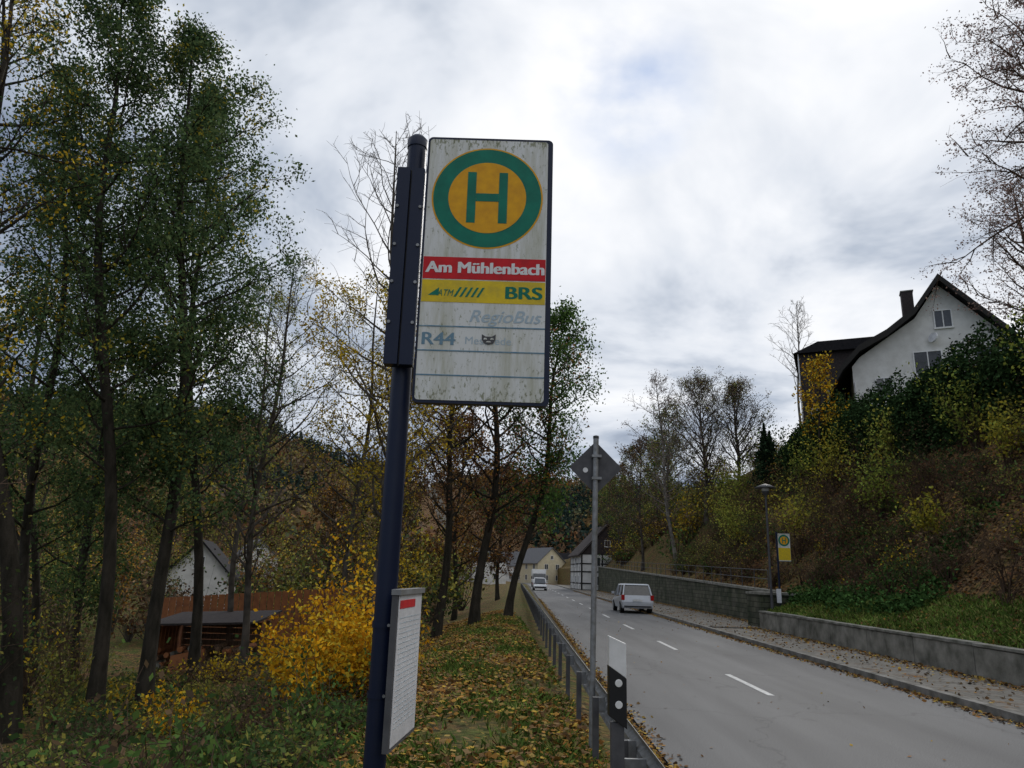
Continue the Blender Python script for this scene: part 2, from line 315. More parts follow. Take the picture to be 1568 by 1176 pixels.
strip('sidewalk',3.023,5.1,.115,M_pave,-30,30.8,1.0,.17)
strip('sidewalk',3.023,6.45,.115,M_pave,31,160,1.0,.17)
g=G()
for y0 in np.arange(-2.4,190,8.0):
    a,b=float(cx(y0)),float(cx(y0+2.8)); g.add([(a-.16,y0,.004),(a-.04,y0,.004),(b-.04,y0+2.8,.004),(b-.16,y0+2.8,.004)],[(0,1,2,3)],M_mark)
g.build('road_markings')
# ------------------------------------------------------------------ walls
g=G()
y=-6.0
while y<30.6:
    y1=min(y+2.46,30.7); c0=float(cx(y)); c1=float(cx(y1)); dz=R.uniform(-.014,.014)
    for (a,b,z0,z1,m) in [(5.13,5.33,-.1,.72,M_conc),(5.10,5.36,.72,.80,M_conc2)]:
        g.hexa([(c0+a,y,z0),(c0+b,y,z0),(c1+b,y1,z0),(c1+a,y1,z0),(c0+a,y,z1+dz),(c0+b,y,z1+dz),(c1+b,y1,z1+dz),(c1+a,y1,z1+dz)],m)
    y=y1+.025
g.build('concrete_retaining_wall',bevel=.012)
g=G(); y=33.0
while y<110:
    y1=y+7; c0=float(cx(y)); c1=float(cx(y1)); za=1.47+.025*(y-34); zb=1.47+.025*(y1-34)
    g.hexa([(c0+6.40,y,-.1),(c0+6.72,y,-.1),(c1+6.72,y1,-.1),(c1+6.40,y1,-.1),(c0+6.46,y,za),(c0+6.78,y,za),(c1+6.78,y1,zb),(c1+6.46,y1,zb)],M_stone)
    g.hexa([(c0+6.40,y,za+.003),(c0+6.84,y,za+.003),(c1+6.84,y1,zb+.003),(c1+6.40,y1,zb+.003),(c0+6.40,y,za+.12),(c0+6.84,y,za+.12),(c1+6.84,y1,zb+.12),(c1+6.40,y1,zb+.12)],M_conc2)
    y=y1
c0=float(cx(33)); g.box(c0+5.34,c0+9.5,31.2,32.99,-.1,1.40,M_stone); g.box(c0+5.30,c0+9.5,31.15,32.995,1.403,1.5,M_conc2)
g.build('stone_retaining_wall')
g=G(); y=34.0; pp=None
while y<108:
    c=float(cx(y))+6.65; z=1.59+.025*(y-34); g.tube((c,y,z),(c,y,z+.85),.022,.022,M_greysign,6)
    if pp:
        for h in (.45,.84): g.tube((pp[0],pp[1],pp[2]+h),(c,y,z+h),.018,.018,M_greysign,6)
    pp=(c,y,z); y+=2
g.build('handrail')
# ------------------------------------------------------------------ guard rail
railx=lambda y:.93+.012*y
g=G()
prof=[(0,.50),(.012,.53),(.06,.565),(.06,.60),(.012,.635),(.012,.665),(.06,.70),(.06,.735),(.012,.77),(0,.80)]
yy=np.arange(-2,112.1,2.0)
vs=[(railx(t)+a,float(t),b) for t in yy for a,b in prof]; p=len(prof)
g.add(vs,[(k*p+j,(k+1)*p+j,(k+1)*p+j+1,k*p+j+1) for k in range(len(yy)-1) for j in range(p-1)],M_grey)
for t in yy:
    x=railx(t); zg=Hs(x-.1,t)-.1
    g.box(x-.11,x-.05,t-.03,t+.03,zg,.72,M_greysign); g.box(x-.05,x+.01,t-.03,t+.03,.58,.72,M_grey)
g.build('guard_rail')
# ------------------------------------------------------------------ bus stop sign
def text(s,x,z,w,h,y,m,parent,off=.0,shear=0,bold=0):
    for k in range(1+bold):
        c=bpy.data.curves.new('lettering','FONT'); c.body=s; c.size=1; c.offset=off; c.shear=shear; c.extrude=0.0; c.materials.append(m)
        o=bpy.data.objects.new('lettering_'+s.lower().replace(' ','_').replace('ü','ue'),c); COL.objects.link(o)
        bpy.context.view_layer.update(); d=o.dimensions
        o.scale=(w/max(d.x,.01),h/.72,1); o.rotation_euler=(math.pi/2,0,0); o.location=(x+k*.0024,y-k*.0002,z+(k%2)*.0012); o.parent=parent
g=G()
g.tube((-.465,2.97,-.1),(-.465,2.97,3.80),.042,.042,M_navy,24)
g.lathe((-.465,2.97,3.80),[(.046,-.03),(.047,.01),(.03,.03),(0,.036)],M_navy)
g.box(-.530,-.474,2.875,2.93,2.72,3.62,M_navy); g.box(-.466,-.412,2.880,2.93,2.72,3.62,M_navy); g.box(-.474,-.466,2.90,2.93,2.72,3.62,M_black)
for z in (3.43,3.25,3.08,2.9):
    g.disc(-.519,z,.007,2.868,2.874,M_grey,10); g.disc(-.421,z,.007,2.873,2.879,M_grey,10)
def rr(x0,x1,z0,z1,r):
    o=[]
    for cxx,czz,a in ((x1-r,z1-r,0),(x0+r,z1-r,90),(x0+r,z0+r,180),(x1-r,z0+r,270)):
        for k in range(7): t=math.radians(a+15*k); o.append((cxx+r*math.cos(t),czz+r*math.sin(t)))
    return o
x0,x1,z0,z1=-.405,.152,2.565,3.785
g.prism(rr(x0,x1,z0,z1,.022),2.893,2.93,M_navy)
g.prism(rr(x0+.010,x1-.022,z0+.012,z1-.012,.014),2.8905,2.8928,M_board)
bx0,bx1=x0+.010,x1-.022; bc=(bx0+bx1)/2
zc=3.49
for k,(r,m) in enumerate([(.243,M_yel),(.236,M_green),(.170,M_yel)]):
    g.disc(bc,zc,r,2.8895-.001*k,2.8903-.001*k,m,72)
ya,yb=2.8863,2.8872
g.box(bc-.088,bc-.050,ya,yb,zc-.122,zc+.122,M_green); g.box(bc+.050,bc+.088,ya,yb,zc-.122,zc+.122,M_green); g.box(bc-.0495,bc+.0495,ya,yb,zc-.019,zc+.019,M_green)
g.box(bx0+.002,bx1-.002,2.8893,2.8903,3.105,3.205,M_red)
g.box(bx0+.002,bx1-.002,2.8893,2.8903,3.000,3.100,M_yel2)
for z in (2.893,2.787,2.682): g.box(bx0,bx1,2.8885,2.8903,z-.0025,z+.0025,M_ink2)
for k in range(5):
    xx=bc-.125+k*.024; g.prism([(xx,3.025),(xx+.010,3.025),(xx+.034,3.068),(xx+.024,3.068)],2.8882,2.8890,M_green)
g.prism([(bx0+.03,3.03),(bx0+.075,3.03),(bx0+.075,3.065)],2.8882,2.8890,M_green)
cxa,cza=bc+.03,2.84
g.prism([(cxa-.028,cza),(cxa-.020,cza-.016),(cxa,cza-.022),(cxa+.020,cza-.016),(cxa+.028,cza),(cxa+.029,cza+.022),(cxa+.013,cza+.012),(cxa-.013,cza+.012),(cxa-.029,cza+.022)],2.8868,2.8876,M_greysign)
for s in (-1,1): g.prism([(cxa+s*.014-.008,cza-.001),(cxa+s*.014+.008,cza-.001),(cxa+s*.014+.004,cza+.006),(cxa+s*.014-.004,cza+.006)],2.8860,2.8866,M_board)
g.prism([(cxa-.012,cza-.013),(cxa+.012,cza-.013),(cxa+.006,cza-.008),(cxa-.006,cza-.008)],2.8860,2.8866,M_board)
bs=g.build('bus_stop_sign')
text('Am Mühlenbach',bx0+.012,3.133,.50,.052,2.8885,M_white,bs,0,0,3)
text('BRS',bc+.085,3.022,.15,.056,2.8885,M_green,bs,0,0,3)
text('ATM',bx0+.068,3.028,.07,.030,2.8875,M_green,bs,.0,.3)
text('RegioBus',bc-.06,2.915,.30,.055,2.8895,M_ink,bs,.0,.3,1)
text('R44',bx0+.008,2.812,.135,.055,2.8895,M_ink2,bs,0,0,2)
text('Meschede',bc-.07,2.818,.19,.034,2.8895,M_ink,bs,.0)
g=G()
P=[Vector((-.417,2.80,0)),Vector((-.375,3.22,0))]; d=(P[1]-P[0]).normalized(); nrm=Vector((d.y,-d.x,0))
def slab(a,b,za,zb,o0,o1,m):
    p=[P[0]+d*a+nrm*o0,P[0]+d*a+nrm*o1,P[0]+d*b+nrm*o1,P[0]+d*b+nrm*o0]
    g.hexa([(q.x,q.y,za) for q in p]+[(q.x,q.y,zb) for q in p],m)
slab(0,.42,1.28,1.83,0,.022,M_greysign); slab(.015,.405,1.295,1.815,.0225,.025,M_paper)
slab(-.004,.424,1.815,1.835,-.002,.034,M_grey); slab(.03,.28,1.765,1.795,.0255,.0265,M_red)
for k in range(22):
    a=.04
    while a<.37:
        b=a+R.uniform(.02,.07); slab(a,min(b,.38),1.73-k*.018,1.7325-k*.018,.0255,.0262,M_ink); a=b+.012
g.tube((-.465,2.97,1.72),(-.400,2.98,1.72),.012,.012,M_navy,8); g.tube((-.465,2.97,1.4),(-.400,2.98,1.4),.012,.012,M_navy,8)
for z in (1.70,1.45): g.lathe((-.465,2.97,z),[(.047,-.012),(.047,.012)],M_navy,20); g.disc(-.44,z,.006,2.915,2.925,M_grey,8)
g.build('timetable_case',bevel=.002,parent=bs)
# ------------------------------------------------------------------ priority sign back
g=G(); px_,py_=.96,8.5; zg=Hs(px_,py_)
g.tube((px_,py_,zg-.1),(px_+.05,py_,3.50),.032,.032,M_grey,14); g.lathe((px_+.05,py_,3.50),[(.035,-.02),(.035,.01),(0,.02)],M_black,14)
zc2=3.14; r=.30; q=.03
g.prism([(px_+.05,zc2-r),(px_+.05+q,zc2-r+q*.6),(px_+.05+r-q*.6,zc2-q),(px_+.05+r,zc2),(px_+.05+r-q*.6,zc2+q),(px_+.05+q,zc2+r-q*.6),(px_+.05,zc2+r),(px_+.05-q,zc2+r-q*.6),(px_+.05-r+q*.6,zc2+q),(px_+.05-r,zc2),(px_+.05-r+q*.6,zc2-q),(px_+.05-q,zc2-r+q*.6)],py_+.04,py_+.045,M_greysign)
for z in (zc2+.13,zc2-.13): g.box(px_-.0,px_+.11,py_-.04,py_+.038,z-.015,z+.015,M_grey)
g.disc(px_-.07,zc2-.03,.03,py_+.036,py_+.0395,M_white,12)
g.build('traffic_sign')
# ------------------------------------------------------------------ reflector post
g=G(); x,y=.80,5.5
g.hexa([(x-.061,y-.052,.975),(x+.061,y-.052,.895),(x+.061,y+.052,.895),(x-.061,y+.052,.975),(x-.061,y-.052,1.30),(x+.061,y-.052,1.22),(x+.061,y+.052,1.22),(x-.061,y+.052,1.30)],M_black)
g.hexa([(x-.06,y-.05,1.302),(x+.06,y-.05,1.222),(x+.06,y+.05,1.222),(x-.06,y+.05,1.302),(x-.06,y-.05,1.50),(x+.06,y-.05,1.45),(x+.06,y+.05,1.45),(x-.06,y+.05,1.50)],M_white)
g.disc(x+.005,1.19,.026,y-.058,y-.052,M_white,16); g.disc(x+.005,1.05,.026,y-.058,y-.052,M_white,16)
g.box(x-.045,x+.045,y-.03,y+.04,.1,.93,M_greysign); g.box(x+.045,x+.2,y,y+.03,.64,.70,M_grey)
g.build('reflector_post',bevel=.006)
# ------------------------------------------------------------------ street lamp, second stop
g=G(); c=(10.85,31.0,.1)
g.tube(c,(c[0],c[1],1.2),.07,.06,M_greysign,14); g.tube((c[0],c[1],1.2),(c[0],c[1],5.5),.05,.04,M_greysign,14)
g.lathe((c[0],c[1],5.5),[(.05,-.05),(.09,0),(.14,.05),(.16,.12)],M_greysign); g.lathe((c[0],c[1],5.5),[(.13,.12),(.17,.2),(.13,.28)],M_white)
g.lathe((c[0],c[1],5.5),[(.14,.26),(.42,.24),(.43,.27),(.25,.36),(.08,.42),(0,.44)],M_greysign)
g.build('street_lamp')
g=G(); x,y=11.22,31.05
g.tube((x,y,.1),(x,y,3.95),.04,.04,M_navy,12)
g.prism(rr(x+.02,x+.55,2.75,3.9,.03),y-.03,y,M_greysign); g.prism(rr(x+.035,x+.535,2.765,3.885,.02),y-.034,y-.0305,M_board)
g.disc(x+.285,3.6,.235,y-.037,y-.0345,M_green,32); g.disc(x+.285,3.6,.165,y-.040,y-.0375,M_yel,32)
for a,b,zz,zw in ((-.08,-.045,3.48,3.72),(.045,.08,3.48,3.72),(-.0445,.0445,3.58,3.62)): g.box(x+.285+a,x+.285+b,y-.043,y-.0405,zz,zw,M_green)
g.box(x+.04,x+.53,y-.038,y-.0345,2.80,3.3,M_yel2)
g.box(x-.16,x+.02,y-.10,y-.041,1.1,1.65,M_paper)
g.build('bus_stop_sign')
g=G(); x,y=11.7,30.9
g.lathe((x,y,.12),[(0,.12),(.17,.12),(.2,.7),(.2,.75),(.17,.75)],M_navy); g.tube((x+.28,y,.1),(x+.28,y,1.2),.03,.03,M_navy,8); g.box(x+.15,x+.28,y-.02,y+.02,.6,.68,M_navy); g.lathe((x,y,.95),[(.24,0),(.22,.08),(0,.12)],M_navy)
for t in (-.18,.18): g.tube((x+t,y,.85),(x+t,y,.97),.01,.01,M_navy,6)
g.build('litter_bin')
# ------------------------------------------------------------------ vehicles
def car(name,loc,rot,paint,L=4.3,W=1.74,Ht=1.62,lit=False):
    g=G(); hw=W/2
    b0,b1=-L/2,L/2; belt=.98
    g.hexa([(-hw+.05,b0+.05,.28),(hw-.05,b0+.05,.28),(hw-.05,b1-.05,.28),(-hw+.05,b1-.05,.28),(-hw,b0,.62),(hw,b0,.62),(hw,b1,.55),(-hw,b1,.55)],paint)
    hood=.92
    g.hexa([(-hw,b0,.621),(hw,b0,.621),(hw,b1,.551),(-hw,b1,.551),(-hw+.05,b0+.06,belt),(hw-.05,b0+.06,belt),(hw-.1,b1-.25,hood-.14),(-hw+.1,b1-.25,hood-.14)],paint)
    cf=b1-1.0; tf=b1-1.75
    g.hexa([(-hw+.06,b0+.08,belt-.02),(hw-.06,b0+.08,belt-.02),(hw-.08,cf,belt-.06),(-hw+.08,cf,belt-.06),(-hw+.2,b0+.38,Ht-.07),(hw-.2,b0+.38,Ht-.07),(hw-.2,tf,Ht-.09),(-hw+.2,tf,Ht-.09)],M_glass)
    g.hexa([(-hw+.17,b0+.33,Ht-.068),(hw-.17,b0+.33,Ht-.068),(hw-.17,tf+.05,Ht-.088),(-hw+.17,tf+.05,Ht-.088),(-hw+.26,b0+.42,Ht),(hw-.26,b0+.42,Ht),(hw-.26,tf-.05,Ht-.03),(-hw+.26,tf-.05,Ht-.03)],paint)
    for s in (-1,1):
        for (ya,yb) in ((b0+.05,b0+.36),(b0+1.35,b0+1.4),(b0+2.45,b0+2.4),(cf,tf)):
            g.tube((s*(hw-.08),ya,belt-.05),(s*(hw-.2),yb,Ht-.07),.055,.045,paint,6)
        for yw in (b0+.75,b1-.8):
            g.tube((s*(hw-.2),yw,.32),(s*(hw+.01),yw,.32),.32,.32,M_tyre,18); g.tube((s*(hw),yw,.32),(s*(hw+.02),yw,.32),.19,.19,M_grey,12)
        g.box(min(s*(hw-.16),s*(hw+.02)),max(s*(hw-.16),s*(hw+.02)),b0-.03,b0+.1,.72,1.0,M_tail)
        if lit: g.tube((s*(hw-.28),b1-.02,.68),(s*(hw-.28),b1+.03,.68),.12,.12,M_head,12)
        g.box(s*(hw+.08)-.08,s*(hw+.08)+.08,cf-.25,cf-.12,.98,1.12,paint)
    g.box(-hw+.04,hw-.04,b0-.06,b0+.02,.34,.56,paint); g.box(-.26,.26,b0-.075,b0-.061,.66,.77,M_white)
    g.box(-hw+.15,hw-.15,b1-.03,b1+.02,.35,.5,M_black)
    g.box(-hw+.12,hw-.12,b0-.066,b0-.061,.35,.42,M_black)
    return g.build(name,loc,rot,bevel=.03)
car('silver_car',(float(cx(43))+2.05,44.5,0),-.01,M_silver,Ht=1.6,W=1.76)
car('white_car',(float(cx(118))-2.3,100,0),math.pi,M_wcar)
g=G(); hw=1.15
g.hexa([(-hw,-3.2,.45),(hw,-3.2,.45),(hw,-1.3,.45),(-hw,-1.3,.45),(-hw+.03,-3.05,1.3),(hw-.03,-3.05,1.3),(hw-.03,-1.3,1.3),(-hw+.03,-1.3,1.3)],M_wcar)
g.hexa([(-hw+.04,-3.03,1.301),(hw-.04,-3.03,1.301),(hw-.04,-1.3,1.301),(-hw+.04,-1.3,1.301),(-hw+.15,-2.75,2.15),(hw-.15,-2.75,2.15),(hw-.15,-1.3,2.15),(-hw+.15,-1.3,2.15)],M_glass)
g.box(-hw+.12,hw-.12,-2.75,-1.3,2.153,2.3,M_wcar); g.box(-hw-.05,hw+.05,-1.2,3.2,.8,2.9,M_white); g.box(-hw,hw,-3.24,-3.1,.4,.65,M_tail)
for s in (-1,1):
    g.tube((s*.85,-3.28,.85),(s*.85,-3.2,.85),.14,.14,M_head,12)
    for yw in (-2.3,2.2): g.tube((s*(hw-.28),yw,.42),(s*(hw+.01),yw,.42),.42,.42,M_tyre,16)
    g.box(s*(hw+.15)-.08,s*(hw+.15)+.08,-2.9,-2.8,1.3,1.8,M_black)
g.build('delivery_truck',(float(cx(126))-1.3,130,0),0,bevel=.03)
# ------------------------------------------------------------------ houses
def window(g,x,z,w,h,y,face='y',s=-1,fm=None):
    fm=fm or M_white; t=.07
    def bx(a0,a1,z0,z1,d0,d1,m):
        lo,hi=sorted((y+s*d0,y+s*d1))
        if face=='y': g.box(a0,a1,lo,hi,z0,z1,m)
        else: g.box(lo,hi,a0,a1,z0,z1,m)
    bx(x-w/2,x+w/2,z-h/2,z+h/2,.003,.02,M_glass)
    bx(x-w/2-t,x-w/2,z-h/2-t,z+h/2+t,.003,.06,fm); bx(x+w/2,x+w/2+t,z-h/2-t,z+h/2+t,.003,.06,fm)
    bx(x-w/2,x+w/2,z+h/2,z+h/2+t,.003,.06,fm); bx(x-w/2-t-.04,x+w/2+t+.04,z-h/2-t-.04,z-h/2-.001,.003,.10,fm)
    bx(x-.03,x+.03,z-h/2,z+h/2,.021,.05,fm)
def gable_house(name,loc,rot,w,dp,wh,rh,wall,roof,wins=2,floors=2,timber=False,gablemat=None,chim=True):
    g=G(); hw=w/2; hd=dp/2
    g.prism([(-hw,-.5),(hw,-.5),(hw,wh),(0,wh+rh),(-hw,wh)],-hd,hd,wall)
    sl=rh/hw; o=.45; th=.16
    for s in (-1,1):
        p=[(0,wh+rh+.02),(s*(hw+o),wh-sl*o+.02),(s*(hw+o),wh-sl*o+.02+th),(0,wh+rh+.02+th*1.2)]
        if s<0: p=p[::-1]
        g.prism(p,-hd-.4,hd+.4,roof)
    for fl in range(floors):
        z=1.4+fl*2.6
        if z+.6>wh+rh*.5: break
        for k in range(wins):
            x=-hw+w*(k+.75)/(wins+.5)
            for s in (-1,1): window(g,x,z,.9,1.15,s*hd,'y',s)
        for k in range(wins+1):
            yv=-hd+dp*(k+.5)/(wins+1)
            if z+.7<wh:
                for s in (-1,1): window(g,yv,z,.9,1.15,s*hw,'x',s)
    window(g,0,wh+rh*.35,.7,.8,-hd,'y',-1)
    if timber:
        for x in np.linspace(-hw+.1,hw-.1,6): g.box(x-.09,x+.09,-hd-.035,-hd-.004,0,wh-.1,M_timber)
        for z in (0.1,1.0,2.6,3.7,wh-.15): g.box(-hw,hw,-hd-.045,-hd-.036,z-.09,z+.09,M_timber)
        for yv in np.linspace(-hd+.1,hd-.1,8): g.box(-hw-.035,-hw-.004,yv-.09,yv+.09,0,wh-.1,M_timber)
        for z in (0.1,1.0,2.6,3.7,wh-.15): g.box(-hw-.045,-hw-.036,-hd,hd,z-.09,z+.09,M_timber)
    if gablemat: g.prism([(-hw+.01,wh-.1),(hw-.01,wh-.1),(0,wh+rh-.03)],-hd-.05,-hd-.002,gablemat)
    if chim: g.box(-.3+hw*.3,.3+hw*.3,.5,1.1,wh,wh+rh+.7,M_slateb)
    return g.build(name,loc,rot)
gable_house('half_timbered_house',(14.0,112,0),.05,7.5,11,5.2,3.9,M_render,M_slateb,timber=True,gablemat=M_slateb)
gable_house('village_house',(8.5,190,0),.5,8,11,5,3.5,M_rendy,M_roofg)
gable_house('village_house',(-1.5,215,0),1.3,8,12,4.5,3.6,M_render,M_roofg)
gable_house('village_house',(-4,160,0),.1,7,9,4.4,4.2,M_render,M_slate,gablemat=M_slate)
gable_house('village_house',(-9,185,0),.3,8,9,4.4,4.2,M_render,M_roofg)
gable_house('village_house',(18,215,0),1.2,8,12,4.5,3.6,M_rendy,M_slate)
gable_house('village_house',(3,245,1),.9,8,12,4.5,3.6,M_render,M_slate)
gable_house('white_gable_house',(-23.9,60,-3.3),.25,4.4,7,4.6,2.3,M_render,M_slate,wins=1,floors=1,chim=False)
gable_house('white_gable_house',(-33.5,100,-.6),.5,5,6,3.6,2.2,M_render,M_roofg,wins=1,floors=1)
HR=-math.radians(24)
g=G(); RX=0.0; RZ=21.0; YF=0.0; zb=11.0
wl=[(-5.4,zb-1.5),(4.2,zb-1.5),(4.2,RZ-5.1),(3.6,RZ-4.2),(0,RZ-.15),(-1.5,RZ-2.3),(-4.9,RZ-4.6),(-5.4,RZ-5.2)]
g.prism(wl,0,10,M_render)
lp=[(0,0),(-1.5,-2.1),(-3.2,-3.4),(-4.9,-4.3),(-6.0,-5.5),(-6.9,-7.0)]; rp=[(0,0),(1.9,-2.2),(3.6,-4.15),(5.0,-6.3)]
def roofs(pr,s):
    for k in range(len(pr)-1):
        (a,b),(c,d)=pr[k],pr[k+1]; p=[(a,RZ+b),(c,RZ+d),(c,RZ+d+.3),(a,RZ+b+.3)]
        if s>0: p=p[::-1]
        g.prism(p,-.8,10.5,M_slate)
        e=[(a,RZ+b-.12),(c,RZ+d-.12),(c,RZ+d+.31),(a,RZ+b+.31)]
        if s>0: e=e[::-1]
        g.prism(e,-.85,-.80,M_timber)
roofs(lp,-1); roofs(rp,1)
window(g,.1,18.5,.9,1.1,0,'y',-1); window(g,-1.0,15.7,1.5,1.4,0,'y',-1); window(g,2.2,15.7,1.1,1.4,0,'y',-1)
window(g,-3.6,14.3,.9,1.1,0,'y',-1); window(g,.8,12.6,1.5,1.3,0,'y',-1)
g.box(-1.9,-1.2,2,2.8,RZ-2.6,RZ+.35,M_slateb); g.box(-1.95,-1.15,1.95,2.85,RZ+.353,RZ+.43,M_conc2)
g.tube((-6.95,-.8,RZ-6.95),(-6.95,10,RZ-6.95),.08,.08,M_white,8)
g.tube((-5.3,-.08,zb),(-5.3,-.08,RZ-6.3),.05,.05,M_white,8)
g.tube((-.6,0,17.2),(-.6,-.35,17.2),.02,.02,M_grey,6); g.tube((-.6,-.35,17.2),(-.66,-.4,17.22),.35,.33,M_wcar,16)
g.build('white_gable_house',(27.3,44,0),HR)
g=G(); g.box(0,9,0,8,9.5,19.0,M_slateb)
g.prism([(-.4,19.0),(9.3,19.0),(7.5,19.8),(1.4,19.8)],-.4,8.4,M_slate)
window(g,1.0,13.4,.7,2.4,0,'y',-1); window(g,3.0,15.6,1.0,1.3,0,'y',-1); window(g,3.9,17.6,.8,.9,0,'y',-1)
g.tube((-.05,-.08,10),(-.05,-.08,19),.05,.05,M_white,8)
g.build('slate_clad_house',(22.1,54,0),HR)
g=G(); x,y,z=-14.0,31,-2.75
for (a,b) in ((0,0),(3.6,0),(0,2.6),(3.6,2.6)): g.box(x+a,x+a+.14,y+b,y+b+.14,z,z+2.4,M_wood)
g.hexa([(x-.3,y-.4,z+2.25),(x+4.1,y-.4,z+2.45),(x+4.1,y+3.1,z+2.75),(x-.3,y+3.1,z+2.55),(x-.3,y-.4,z+2.33),(x+4.1,y-.4,z+2.53),(x+4.1,y+3.1,z+2.83),(x-.3,y+3.1,z+2.63)],M_slateb)
for k in range(9): g.box(x+.15,x+3.5,y+2.3,y+2.33,z+.1+k*.25,z+.32+k*.25,M_wood)
for k in range(7): g.box(x+.02,x+.05,y+.15+k*.34,y+.45+k*.34,z,z+2.2,M_woodo)
for k in range(70):
    a=x+.1+R.random()*3.6; b=y-.5+R.random()*1.4; h=z+R.random()*1.6; l=.3+R.random()*.8
    g.tube((a,b,h),(a+R.uniform(-.1,.1),b+l,h),.11,.11,R.choice([M_wood,M_woodo,M_conc]),8)
g.hexa([(x+.9,y-.75,z),(x+2.4,y-.9,z),(x+2.4,y-.6,z),(x+.9,y-.5,z),(x+1.0,y-.6,z+1.2),(x+2.3,y-.7,z+1.5),(x+2.3,y-.55,z+1.5),(x+1.0,y-.5,z+1.2)],M_woodo)
g.build('wooden_shed')
g=G(); 
for k in range(30):
    a=-17+k*.36; b=38-.05*k; zz=-3.0+.03*k; g.box(a,a+.30,b,b+.03,zz,zz+3.3,M_woodo)
for h in (.4,2.4): g.hexa([(-17,38.05,-3.1+h),(-6.2,36.5,-2.3+h),(-6.2,36.55,-2.3+h),(-17,38.1,-3.1+h),(-17,38.05,-3+h),(-6.2,36.5,-2.2+h),(-6.2,36.55,-2.2+h),(-17,38.1,-3+h)],M_wood)
g.build('wooden_fence')
# ------------------------------------------------------------------ trees
def tree(name,base,top,r0,start,nb,spread,el=(.2,.8),lv2=6,lv3=4,nleaf=0,lsize=.08,pal=None,bark=None,sig=.18,seed=1,curl=.12,prof='oval',jit=.18,twig=.004,wob=.02,leafmin=0,pale=None):
    rn=random.Random(seed); base=Vector(base); top=Vector(top); big=[];small=[];anch=[]
    Ht=(top-base).length
    def poly(p,d,L,r,n,cu,j,re):
        pts=[p.copy()]; 
        for k in range(n):
            d=(d+Vector((rn.gauss(0,j),rn.gauss(0,j),rn.gauss(0,j*.6)+cu))).normalized(); q=p+d*(L/n)
            ra=r+(re-r)*(k/n); rb=r+(re-r)*((k+1)/n)
            (big if ra>.03 else small).append((*p,*q,ra,rb)); p=q; pts.append(p.copy())
        return pts,d
    N=16; tp=[]
    ph=rn.random()*6
    for k in range(N+1):
        t=k/N; p=base.lerp(top,t)+Vector((math.sin(t*5+ph),math.cos(t*4+ph),0))*(wob*Ht*math.sin(math.pi*min(1,t*1.2))) ; tp.append(p)
    rad=lambda t:r0*(1-t)**.75*(1+.5*max(0,.08-t)/.08)+.012
    for k in range(N): big.append((*tp[k],*(tp[k+1]+(tp[k+1]-tp[k])*.02),rad(k/N),rad((k+1)/N)))
    for i in range(nb):
        tt=(i+rn.random())/nb; t=start+(1-start)*tt; k=min(N-1,int(t*N)); p=tp[k].lerp(tp[k+1],t*N-k)
        az=i*2.4+rn.uniform(-.5,.5); e=rn.uniform(*el)
        if prof=='oval': w=max(.15,math.sin(math.pi*(.18+.80*tt)))**.8
        elif prof=='vase': w=.5+.5*tt if tt<.7 else 1-.8*(tt-.7)
        else: w=1
        L=spread*w*rn.uniform(.7,1.15)
        d=Vector((math.cos(az)*math.cos(e),math.sin(az)*math.cos(e),math.sin(e)))
        rb=min(rad(t)*.55,.012+L*.012)
        pts,_=poly(p,d,L,rb,6,curl,jit,.006)
        for a in range(lv2):
            s=.2+.8*(a+rn.random())/lv2; kk=min(5,int(s*6)); q=pts[kk].lerp(pts[kk+1],s*6-kk); pd=(pts[kk+1]-pts[kk]).normalized()
            sd=Vector((rn.gauss(0,1),rn.gauss(0,1),rn.gauss(0,.6)+.2)); sd=(sd-pd*sd.dot(pd)).normalized()
            d2=(pd*.75+sd*.75).normalized(); L2=L*.42*rn.uniform(.6,1.2)*(1.1-s*.5)
            p2,_=poly(q,d2,L2,max(rb*.4,twig*1.6),3,curl,jit,twig)
            anch.append(p2[-1])
            for b in range(lv3):
                s3=.15+.85*(b+rn.random())/lv3; k3=min(2,int(s3*3)); q3=p2[k3].lerp(p2[k3+1],s3*3-k3); pd3=(p2[k3+1]-p2[k3]).normalized()
                sd=Vector((rn.gauss(0,1),rn.gauss(0,1),rn.gauss(0,.6))).normalized()
                p3,_=poly(q3,(pd3*.6+sd*.7).normalized(),L2*.5*rn.uniform(.6,1.2),twig,2,curl*.5,jit,twig*.6)
                anch.append(p3[-1]); anch.append(p3[1])
    parts=[]
    V,F=tubes(big,8); parts.append((V,F,0,None)); V,F=tubes(small,3); parts.append((V,F,1,None))
    if nleaf and anch:
        A=np.array([tuple(a) for a in anch]); cb=NR.uniform(.5,1.4,len(A))
        w=NR.random(len(A))**2.2
        if leafmin: w*=(A[:,2]<leafmin)
        w/=w.sum(); ix=NR.choice(len(A),nleaf,p=w); P=A[ix]+NR.normal(size=(nleaf,3))*sig
        V,F,C=leaves(P,lsize,pal,cb[ix])
        if pale is not None:
            ky=NR.random(len(A))[ix]<.05; C[ky]=np.array(pale)*NR.uniform(.7,1.2,(int(ky.sum()),1))
        parts.append((V,F,2,C))
    b_=bark or M_bark
    return qmesh(name,parts,[b_,M_twigdark if b_ is M_bark else b_,M_leaf if base.y<36 else M_leafdull])
M_twigdark=diffmat('twig_dark',(.05,.042,.034))
GRN=[(.06,.105,.038),(.08,.125,.042),(.045,.08,.033),(.105,.145,.05)]
GRNL=[(.075,.125,.052),(.10,.15,.058),(.055,.098,.045),(.13,.175,.07)]
GRN2=[(.08,.15,.04),(.11,.18,.045),(.06,.11,.035)]
YEL=[(.50,.34,.025),(.58,.42,.04),(.42,.27,.03),(.36,.31,.05)]
ORG=[(.60,.31,.015),(.68,.41,.025),(.5,.23,.015),(.58,.44,.05)]
ORD=[(.34,.17,.03),(.26,.12,.03),(.38,.22,.04)]
